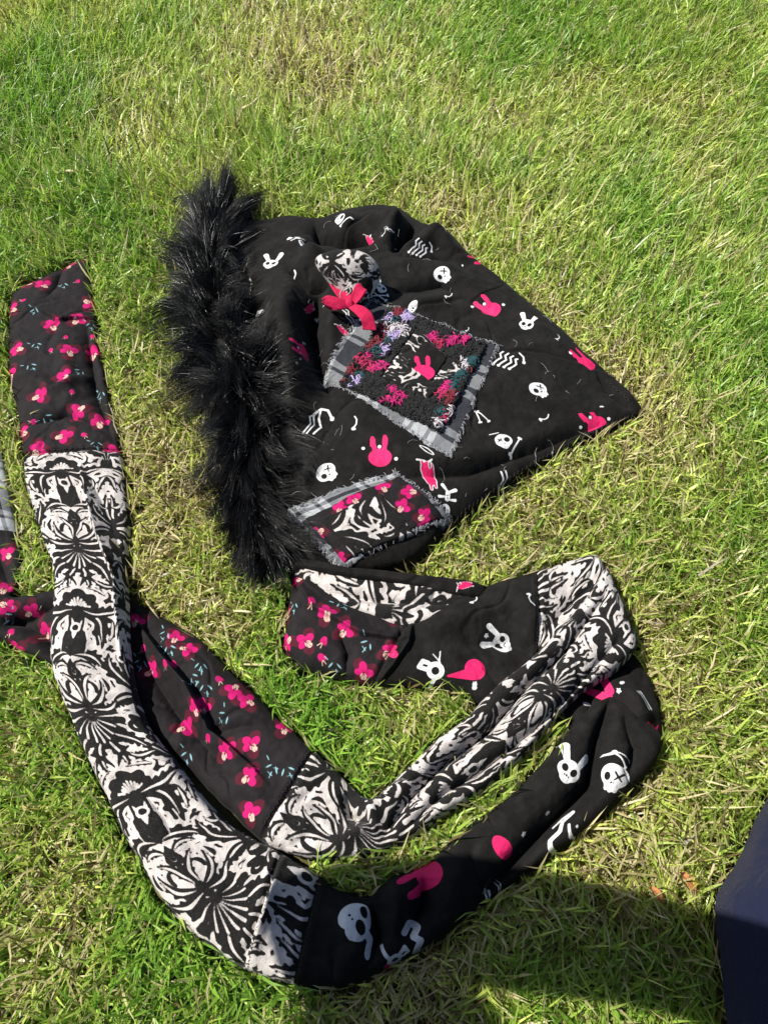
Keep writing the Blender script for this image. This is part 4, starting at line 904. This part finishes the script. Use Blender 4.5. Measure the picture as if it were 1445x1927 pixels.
def make_fur(n, clumps, guard=False):
    tc = g.random(clumps)*11; ac = g.uniform(-.35, PI+.35, clumps)
    ci = g.integers(0, clumps, n)
    t = np.clip(tc[ci]+g.normal(0, .14, n), 0, 11); a = ac[ci]+g.normal(0, .16, n)
    p, T, S, U, R = fur_axis(t); _, Tc, Sc, Uc, Rc = fur_axis(tc)
    nrm = S*np.cos(a)[:, None]+U*np.sin(a)[:, None]; root_ = p+nrm*R[:, None]*g.uniform(.72, .95, n)[:, None]
    # tips: one target per clump; the nap streams outwards, upwards at the top and down the neck
    nc_ = Sc*np.cos(ac)[:, None]+Uc*np.sin(ac)[:, None]
    flow = np.interp(tc, [0, 1.2, 3, 5, 6.5, 8, 11], [-1.0, -.75, -.25, .15, .45, .85, .8])   # along the axis (+ = toward the neck)
    flow = flow+.35*np.sin(tc*5+2*ac)+g.normal(0, .28, clumps)
    Lc = np.interp(tc, [0, 1, 3, 5, 7, 9, 11], [.085, .070, .060, .060, .052, .046, .040])*g.uniform(.55, 1.25, clumps)*np.where((np.cos(ac)*np.sign(Sc[:, 0]) > .05) & (tc < 5.0), .66, 1.0)*np.where(g.random(clumps) < .22, 1.3, 1.0)
    d1 = nc_*1.0+Tc*flow[:, None]+g.normal(0, .16, (clumps, 3)); d1 /= np.linalg.norm(d1, axis=1, keepdims=True)
    d2 = nc_*.35+Tc*flow[:, None]*1.25+Sc*np.cos(ac)[:, None]*.35+g.normal(0, .22, (clumps, 3)); d2[:, 2] -= .45; d2 /= np.linalg.norm(d2, axis=1, keepdims=True)
    L = Lc[ci]*g.uniform(.55, 1.12, n)
    e1 = d1[ci]+g.normal(0, .15, (n, 3)); e2 = d2[ci]+g.normal(0, .24, (n, 3))
    K = 7; s_ = np.linspace(0, 1, K)[None, :, None]
    pts = root_[:, None]+L[:, None, None]*(e1[:, None]*(s_-.42*s_**2)+e2[:, None]*.62*s_**2)
    cl = (p[:, None]*0)                                         # pull strands of a clump together at the tip
    mean_tip = np.zeros((clumps, 3)); cnt = np.bincount(ci, minlength=clumps)[:, None]+1e-6
    np.add.at(mean_tip, ci, pts[:, -1]); mean_tip /= cnt
    pts += (mean_tip[ci][:, None]-pts[:, -1:])*(s_**2)*g.uniform(.35, .92, (n, 1, 1))
    pts[..., 2] = np.maximum(pts[..., 2], .010+.010*g.random((n, 1)))
    hz = _soft(pts[..., 0], pts[..., 1]); inside = np.all((pts[..., :2] > _h0+.004) & (pts[..., :2] < _h0+_hn*.002-.004), axis=-1) & (hz > .002)
    pts[..., 2] = np.where(inside, np.maximum(pts[..., 2], hz+.0015+.006*g.random((n, 1))), pts[..., 2])
    for _ in range(3): pts[:, 1:-1, 2] = (pts[:, :-2, 2]+2*pts[:, 1:-1, 2]+pts[:, 2:, 2])/4
    taper = np.array([1, 1, .95, .85, .7, .45, .12])
    rad = (g.uniform(.00028, .00050, (n, 1)) if guard else g.uniform(.00014, .00030, (n, 1)))*taper[None]
    return pts, rad
fp, fr_ = make_fur(26000, 430)
fur = hair('fur_trim', fp, fr_, M['fur'], root)
fp, fr_ = make_fur(2600, 700, True)
b = NB('glossy_guard_hair'); hb = b.n('ShaderNodeBsdfPrincipled'); hb.inputs['Base Color'].default_value = (.002, .002, .0022, 1); hb.inputs['Roughness'].default_value = .26; hb.inputs['Specular IOR Level'].default_value = .40
hair('guard_hair', fp, fr_, b.done(hb.outputs[0]), fur)
tt = np.linspace(0, 11, 120); p, T, S, U, R = fur_axis(tt); th = np.linspace(0, 2*PI, 28, endpoint=False)
V = p[:, None]+(S[:, None]*np.cos(th)[None, :, None]+U[:, None]*np.sin(th)[None, :, None])*(R*.88)[:, None, None]
V[..., 2] = np.maximum(V[..., 2], .004)
mesh_np('fur_backing', V.reshape(-1, 3), grid_faces(120, 28, wrap=True), mat_plain('black_pile', (.006, .006, .006), .95), fur)
COVER.append(np.where(V[..., 2:] > 0, V, V).reshape(-1, 3))

# ------------------------------------------------------------------ the photographer, kneeling with one knee in the frame
def person():
    J = dict(pelvis=(.02, -.52, .16), waist=(.02, -.50, .34), chest=(-.02, -.34, .54), neck=(-.03, -.26, .72), head=(-.03, -.20, .84), crown=(-.03, -.19, .93),
             hipr=(.14, -.47, .15), kneer=(.40, .03, .085), shinr=(.38, -.14, .08), ankr=(.14, -.34, .06), toer=(.02, -.33, .04),
             hipl=(-.12, -.50, .15), kneel=(-.42, -.26, .14), ankl=(-.10, -.36, .05), toel=(.05, -.40, .04),
             shr=(.17, -.28, .62), elr=(.30, -.12, .50), wrr=(.15, .0, .66), har=(.10, .03, .69),
             shl=(-.24, -.22, .63), ell=(-.54, .15, .66), wrl=(-.25, .11, .66), hal=(-.13, .06, .69))
    E = [('pelvis', 'waist'), ('waist', 'chest'), ('chest', 'neck'), ('neck', 'head'), ('head', 'crown'), ('pelvis', 'hipr'), ('hipr', 'kneer'), ('kneer', 'shinr'), ('shinr', 'ankr'), ('ankr', 'toer'),
         ('pelvis', 'hipl'), ('hipl', 'kneel'), ('kneel', 'ankl'), ('ankl', 'toel'), ('chest', 'shr'), ('shr', 'elr'), ('elr', 'wrr'), ('wrr', 'har'), ('chest', 'shl'), ('shl', 'ell'), ('ell', 'wrl'), ('wrl', 'hal')]
    Rd = dict(pelvis=.14, waist=.13, chest=.15, neck=.055, head=.09, crown=.05, hipr=.11, kneer=.075, shinr=.070, ankr=.055, toer=.04, hipl=.11, kneel=.09, ankl=.055, toel=.04,
              shr=.075, elr=.055, wrr=.04, har=.04, shl=.075, ell=.06, wrl=.045, hal=.045)
    k = list(J); me = bpy.data.meshes.new('person'); me.from_pydata([J[x] for x in k], [(k.index(a), k.index(c)) for a, c in E], [])
    o = bpy.data.objects.new('person', me); COL.objects.link(o)
    sk = o.modifiers.new('skin', 'SKIN'); sk.use_smooth_shade = True
    if not me.skin_vertices: me.attributes  # layer is created with the modifier
    bm_layer = me.skin_vertices[0].data if len(me.skin_vertices) else None
    if bm_layer is None:
        import bmesh
        bm = bmesh.new(); bm.from_mesh(me); bm.verts.layers.skin.verify(); bm.to_mesh(me); bm.free(); bm_layer = me.skin_vertices[0].data
    for i, x in enumerate(k):
        bm_layer[i].radius = (Rd[x], Rd[x]); bm_layer[i].use_root = x == 'pelvis'
    ss = o.modifiers.new('sub', 'SUBSURF'); ss.levels = 3; ss.render_levels = 3
    b = NB('navy_cotton'); co = b.coord(); wv = b.n('ShaderNodeTexWave'); wv.inputs['Scale'].default_value = 380; b.put(wv.inputs['Vector'], co)
    c = b.mix(b.noise(90, 4, .6, co), (.0075, .0095, .026), (.0120, .0150, .040)); lint = b.ramp(b.noise(1200, 1, .5, co), .72, .8); c = b.mix(b.math('MULTIPLY', lint, .3), c, (.10, .10, .13))
    h = b.math('ADD', b.math('MULTIPLY', wv.outputs['Fac'], .15), b.math('ADD', b.noise(700, 2, .6, co), b.math('MULTIPLY', b.noise(26, 3, .55, co), 6)))
    navy = b.done(b.bsdf(c, .9, .08, .02, b.bump(h, .0012, .8))); me.materials.append(navy)
    leg = Cloth([(1746, 1130, 2100, 1250, .0, .16), (1606, 1330, 1950, 1450, .0, .19), (1491, 1500, 1850, 1580, .0, .20), (1445, 1606, 1800, 1690, .0, .20), (1399, 1690, 1780, 1760, .0, .20), (1411, 1800, 1790, 1850, .0, .20), (1426, 1930, 1790, 1940, .0, .20), (1438, 2120, 1800, 2120, .0, .19)],
        folds=[([(1475, 1500), (1422, 1610), (1428, 1670), (1452, 1760)], .14, -.010, .003), ([(1360, 1700), (1400, 1720), (1500, 1700)], .14, .012, .010), ([(1400, 1760), (1430, 1840), (1420, 1930)], .15, -.006, .010), ([(1380, 1780), (1410, 1850), (1400, 1950)], .17, .004, .018)], p=2.2, edge=.45, wr=.004, seed=61, wscale=14, caps=(False, False))
    leg.inset = .06; leg.panel('trouser_leg', navy, o, 0, 7)
    return tag(o, 'person in navy trousers kneeling at the lower right edge, only the knee in view', 'person')
person()

# ------------------------------------------------------------------ lawn
b = NB('lawn_soil'); co = b.coord()
near = b.mix(b.noise(40, 5, .65, co), (.030, .032, .010), (.115, .095, .040))
far = b.mix(b.noise(7, 6, .7, co), (.035, .070, .012), (.10, .13, .030))
geo = b.n('ShaderNodeVectorMath', operation='LENGTH'); b.put(geo.inputs[0], co)
M['soil'] = b.done(b.bsdf(b.mix(b.ramp(geo.outputs['Value'], 1.9, 2.6), near, far), .95, .1, 0, b.bump(b.noise(160, 4, .7, co), .004)))
xs = np.concatenate([[-400, -80, -20, -5], np.linspace(-2.5, 2.5, 101), [5, 20, 80, 400]]); gx, gy = np.meshgrid(xs, xs, indexing='ij')
gz = np.where(np.hypot(gx, gy) < 2.4, .003*fbm(gx*6, gy*6, 5), 0)
tag(mesh_np('ground', np.stack([gx, gy, gz], -1).reshape(-1, 3), grid_faces(len(xs), len(xs))[:, ::-1], M['soil']), 'soil and thatch under the lawn', kind='structure')

cov = np.concatenate(COVER); c0 = np.array([-1.6, -.8]); cs = .0025; cn = (int(3.2/cs), int(3.4/cs)); ch = np.zeros(cn)
ij = ((cov[:, :2]-c0)/cs).astype(int); ok = (ij[:, 0] >= 1) & (ij[:, 0] < cn[0]-1) & (ij[:, 1] >= 1) & (ij[:, 1] < cn[1]-1)
np.maximum.at(ch, (ij[ok, 0], ij[ok, 1]), cov[ok, 2])
cm = ch > 0
for _ in range(2):
    cm2 = cm.copy()
    for dx, dy in ((1, 0), (-1, 0), (0, 1), (0, -1)): cm2 |= np.roll(cm, (dx, dy), (0, 1))
    cm = cm2
for _ in range(3):
    cm2 = cm.copy()
    for dx, dy in ((1, 0), (-1, 0), (0, 1), (0, -1)): cm2 &= np.roll(cm, (dx, dy), (0, 1))
    cm = cm2
cin = cm.copy()
for _ in range(3):
    c2 = cin.copy()
    for dx, dy in ((1, 0), (-1, 0), (0, 1), (0, -1)): c2 &= np.roll(cin, (dx, dy), (0, 1))
    cin = c2
def look(mask, x, y):
    i = np.clip(((x-c0[0])/cs).astype(int), 0, cn[0]-1); j = np.clip(((y-c0[1])/cs).astype(int), 0, cn[1]-1); return mask[i, j]
def blades(N, dens, lmin, lmax, wmin, wmax, flat, seed, dry):
    g = np.random.default_rng(seed)
    x = g.uniform(-1.35, 1.35, N); y = g.uniform(-.30, 2.15, N)
    dep = np.maximum(CAM_H*SP+y*CP, .45); half = .52*dep+.16
    p = np.where(np.abs(x) < half, 1.0, np.where(np.abs(x) < half+.25, .35, 0)); p = p*np.interp(y, [-.3, -.1, .4, 1.0, 2.15], dens)
    patch_ = 1.15*fbm(x*3.4, y*2.6, 61, 4)+.55*fbm(x*11, y*9, 66, 3)    # lush and thin areas
    for wx_, wy_, wr_, wa_ in ((540, 95, .09, .9), (600, 150, .07, .7), (830, 392, .06, .8), (400, 420, .07, .7), (1290, 205, .08, .8), (80, 30, .12, .8), (1180, 700, .05, .8), (265, 255, .06, .7), (720, 350, .07, .6), (950, 205, .06, .7), (1240, 190, .05, .6),
                              (60, 1600, .04, .7), (130, 1720, .045, .6), (40, 1850, .04, .5), (650, 1850, .04, .9), (830, 1870, .04, .8), (300, 900, .04, .6), (1130, 1650, .035, .6), (1290, 760, .05, .6), (400, 1150, .035, .6)):
        q_ = G(wx_, wy_, .02); patch_ = patch_+.62*wa_*np.exp(-((x-q_[0])**2+((y-q_[1])*.8)**2)/wr_**2)
    if dry: p = p*np.clip(.50+1.3*patch_, .12, 1.6)
    else: p = p*np.clip(.95-.95*np.clip(patch_, -.2, .8), .18, 1)
    k = (g.random(N) < p) & ~look(cm, x, y); x, y, patch_ = x[k], y[k], patch_[k]; n = len(x)
    fz = vnoise(x*1.6, y*1.6, 71)*2*PI*1.2+1.2                # the lie of the grass
    phi = np.where(g.random(n) < .30, fz+g.normal(0, .7, n), g.uniform(0, 2*PI, n))
    l = g.uniform(lmin, lmax, n)*(1+.35*np.clip(vnoise(x*2.4, y*2.4, 75)*2-patch_, -.6, .9))
    l = l*np.where((x < -.15) & (y > 1.0), 1.3, 1.0)
    wd = g.uniform(wmin, wmax, n)*np.interp(y, [0, 1.6], [1, 1.12])
    t0 = np.abs(g.normal(.35, .25, n))*flat[0]; t1 = np.clip(t0+g.normal(.75, .35, n)*flat[1], .1, 1.75)
    t0 = np.minimum(t0, t1); 
    def tips(ph):
        m = (t0+t1)/2; return x+np.cos(ph)*np.sin(m)*l, y+np.sin(ph)*np.sin(m)*l
    tx, ty = tips(phi); bad = look(cm, tx, ty) & (g.random(n) < .78); phi = np.where(bad, phi+PI+g.normal(0, .5, n), phi)
    tx, ty = tips(phi); bad = look(cin, tx, ty) & (g.random(n) < .9); l = np.where(bad, l*.35, l)
    K = 4; P = np.zeros((n, K, 3)); P[:, 0] = np.stack([x, y, np.full(n, 0.0)+g.uniform(0, flat[2], n)], 1)
    for q in range(1, K):
        a = t0+(t1-t0)*(q-.5)/(K-1); ph = phi+g.normal(0, .10, n)
        P[:, q] = P[:, q-1]+np.stack([np.cos(ph)*np.sin(a), np.sin(ph)*np.sin(a), np.cos(a)], 1)*(l/(K-1))[:, None]
    P[..., 2] = np.maximum(P[..., 2], .002)
    tw = g.normal(0, .5, n); sx, sy = -np.sin(phi), np.cos(phi)
    side = np.stack([sx*np.cos(tw), sy*np.cos(tw), np.sin(tw)], 1)
    prof = (.75, 1.0, .78)
    Vv = np.zeros((n, 7, 3))
    for q in range(3):
        Vv[:, 2*q] = P[:, q]-side*(wd*.5*prof[q])[:, None]; Vv[:, 2*q+1] = P[:, q]+side*(wd*.5*prof[q])[:, None]
    Vv[:, 6] = P[:, 3]
    base = (np.arange(n)*7)[:, None]
    F4 = np.concatenate([base+np.array([0, 1, 3, 2]), base+np.array([2, 3, 5, 4])]); F3 = base+np.array([4, 5, 6])
    r = g.random(n)[:, None]; r2 = g.random(n)
    if dry:
        c = np.array([.46, .38, .17])*(1-r)+np.array([.66, .58, .34])*r; c = np.where((r2 < .3)[:, None], np.array([.16, .115, .05]), c)
        cb = c; ct = c
    else:
        ye = np.clip(.36+.75*patch_+g.normal(0, .26, n), 0, 1)[:, None]
        c = np.array([.175, .345, .036])*(1-ye)+np.array([.600, .660, .150])*ye
        c = c*(.75+.5*r); dk = (r2 < .10)[:, None]; c = np.where(dk, np.array([.40, .36, .17])*(.7+.5*r), c)
        cb = np.where(dk, c, c*np.array([1.05, 1.0, 1.1])+np.array([.02, .012, .006])); ct = c*.82+np.array([.05, .05, .012])*(r2 > .55)[:, None]
    cc = np.stack([cb, cb, c, c, c, c, ct], 1)
    return Vv.reshape(-1, 3), F4, F3, cc.reshape(-1, 3)
parts_ = [blades(780000, (.25, 1.0, 1.0, .8, .6), .018, .050, .0014, .0031, (1.25, 1.1, .006), 101, False),
          blades(380000, (.35, .95, .85, .42, .26), .020, .055, .0012, .0026, (3.4, .35, .016), 102, True)]
Vs, Fq, Ft, Cc, o_ = [], [], [], [], 0
for v_, f4, f3, c_ in parts_: Vs.append(v_); Fq.append(f4+o_); Ft.append(f3+o_); Cc.append(c_); o_ += len(v_)
b = NB('grass_blade'); co = b.coord(); tint = b.attr('tint', 'Color')
colr = b.mix(b.math('MULTIPLY', b.noise(260, 2, .6, co), .55), tint, b.mix(.5, tint, (.02, .03, .006)))
pb = b.bsdf(colr, .42, .5, 0); tr = b.n('ShaderNodeBsdfTranslucent'); b.put(tr.inputs[0], b.mix(.5, tint, b.mix(1.0, tint, (.9, 1.0, .35), 'MULTIPLY')))
ms = b.n('ShaderNodeMixShader'); ms.inputs[0].default_value = .42; b.t.links.new(pb, ms.inputs[1]); b.t.links.new(tr.outputs[0], ms.inputs[2])
M['grass'] = b.done(ms.outputs[0])
tag(mesh_np('grass', np.concatenate(Vs), [np.concatenate(Fq), np.concatenate(Ft)], M['grass'], None, {'tint': np.concatenate(Cc)}), 'short sunlit lawn grass with dry straw between the blades', 'grass', kind='stuff')
print('blades', o_//7)

# ------------------------------------------------------------------ loose things lying in the grass
M['straw'] = mat_plain('dry_stalk', (.50, .42, .25), .8, .2); M['leaf'] = mat_plain('dry_leaf', (.30, .12, .045), .75, .25)
def stalk(pts, r, label):
    W = [G(x, y, z) for x, y, z in pts]; e = empty('dry_stalk', tuple(W[0]), label, 'dry stalk', 'pale dry stalks lying on the lawn')
    e.location.z = 0
    tube('stem', W, [r*.8, r, r, r*.4], M['straw'], e, 7)
stalk([(450, 222, .030), (456, 206, .036), (474, 196, .038), (490, 180, .034)], .0026, 'curved pale dry stalk on the grass behind the tip of the fur')
stalk([(106, 326, .030), (126, 322, .036), (142, 323, .036), (156, 326, .030)], .0022, 'short straight pale stalk on the grass at the upper left')
stalk([(440, 1150, .024), (455, 1150, .030), (470, 1152, .030), (482, 1154, .024)], .0013, 'tiny white stalk in the grass between the floral tail and the cowl')
def leaf(pts, wpx, label):
    W = np.array([G(x, y, z) for x, y, z in pts]); P = spline(W, np.linspace(0, len(W)-1, 16)); T = np.gradient(P, axis=0); T /= np.linalg.norm(T, axis=1, keepdims=True)
    S = np.cross(T, [0, 0, 1.0]); S /= np.linalg.norm(S, axis=1, keepdims=True); wv = wpx*np.sin(np.linspace(.05, PI-.05, 16))**.7; v = np.linspace(-1, 1, 7)
    Q = P[:, None]+S[:, None]*(wv[:, None]*v[None])[..., None]; Q[..., 2] += .25*np.abs(wv[:, None]*v[None])
    Q = np.concatenate([Q, (Q-np.array([0, 0, .0005]))[:, ::-1]], 1)
    o = mesh_np('dry_leaf', Q.reshape(-1, 3), grid_faces(16, 14, wrap=True), M['leaf']); tag(o, label, 'dry leaf', 'dry brown leaves in the grass')
leaf([(1226, 1668, .026), (1238, 1682, .028), (1246, 1700, .024)], .003, 'narrow orange brown leaf in the grass beside the navy knee')
leaf([(1280, 1640, .022), (1300, 1662, .026), (1312, 1680, .022)], .005, 'wider brown leaf half sunk in the grass by the navy knee')
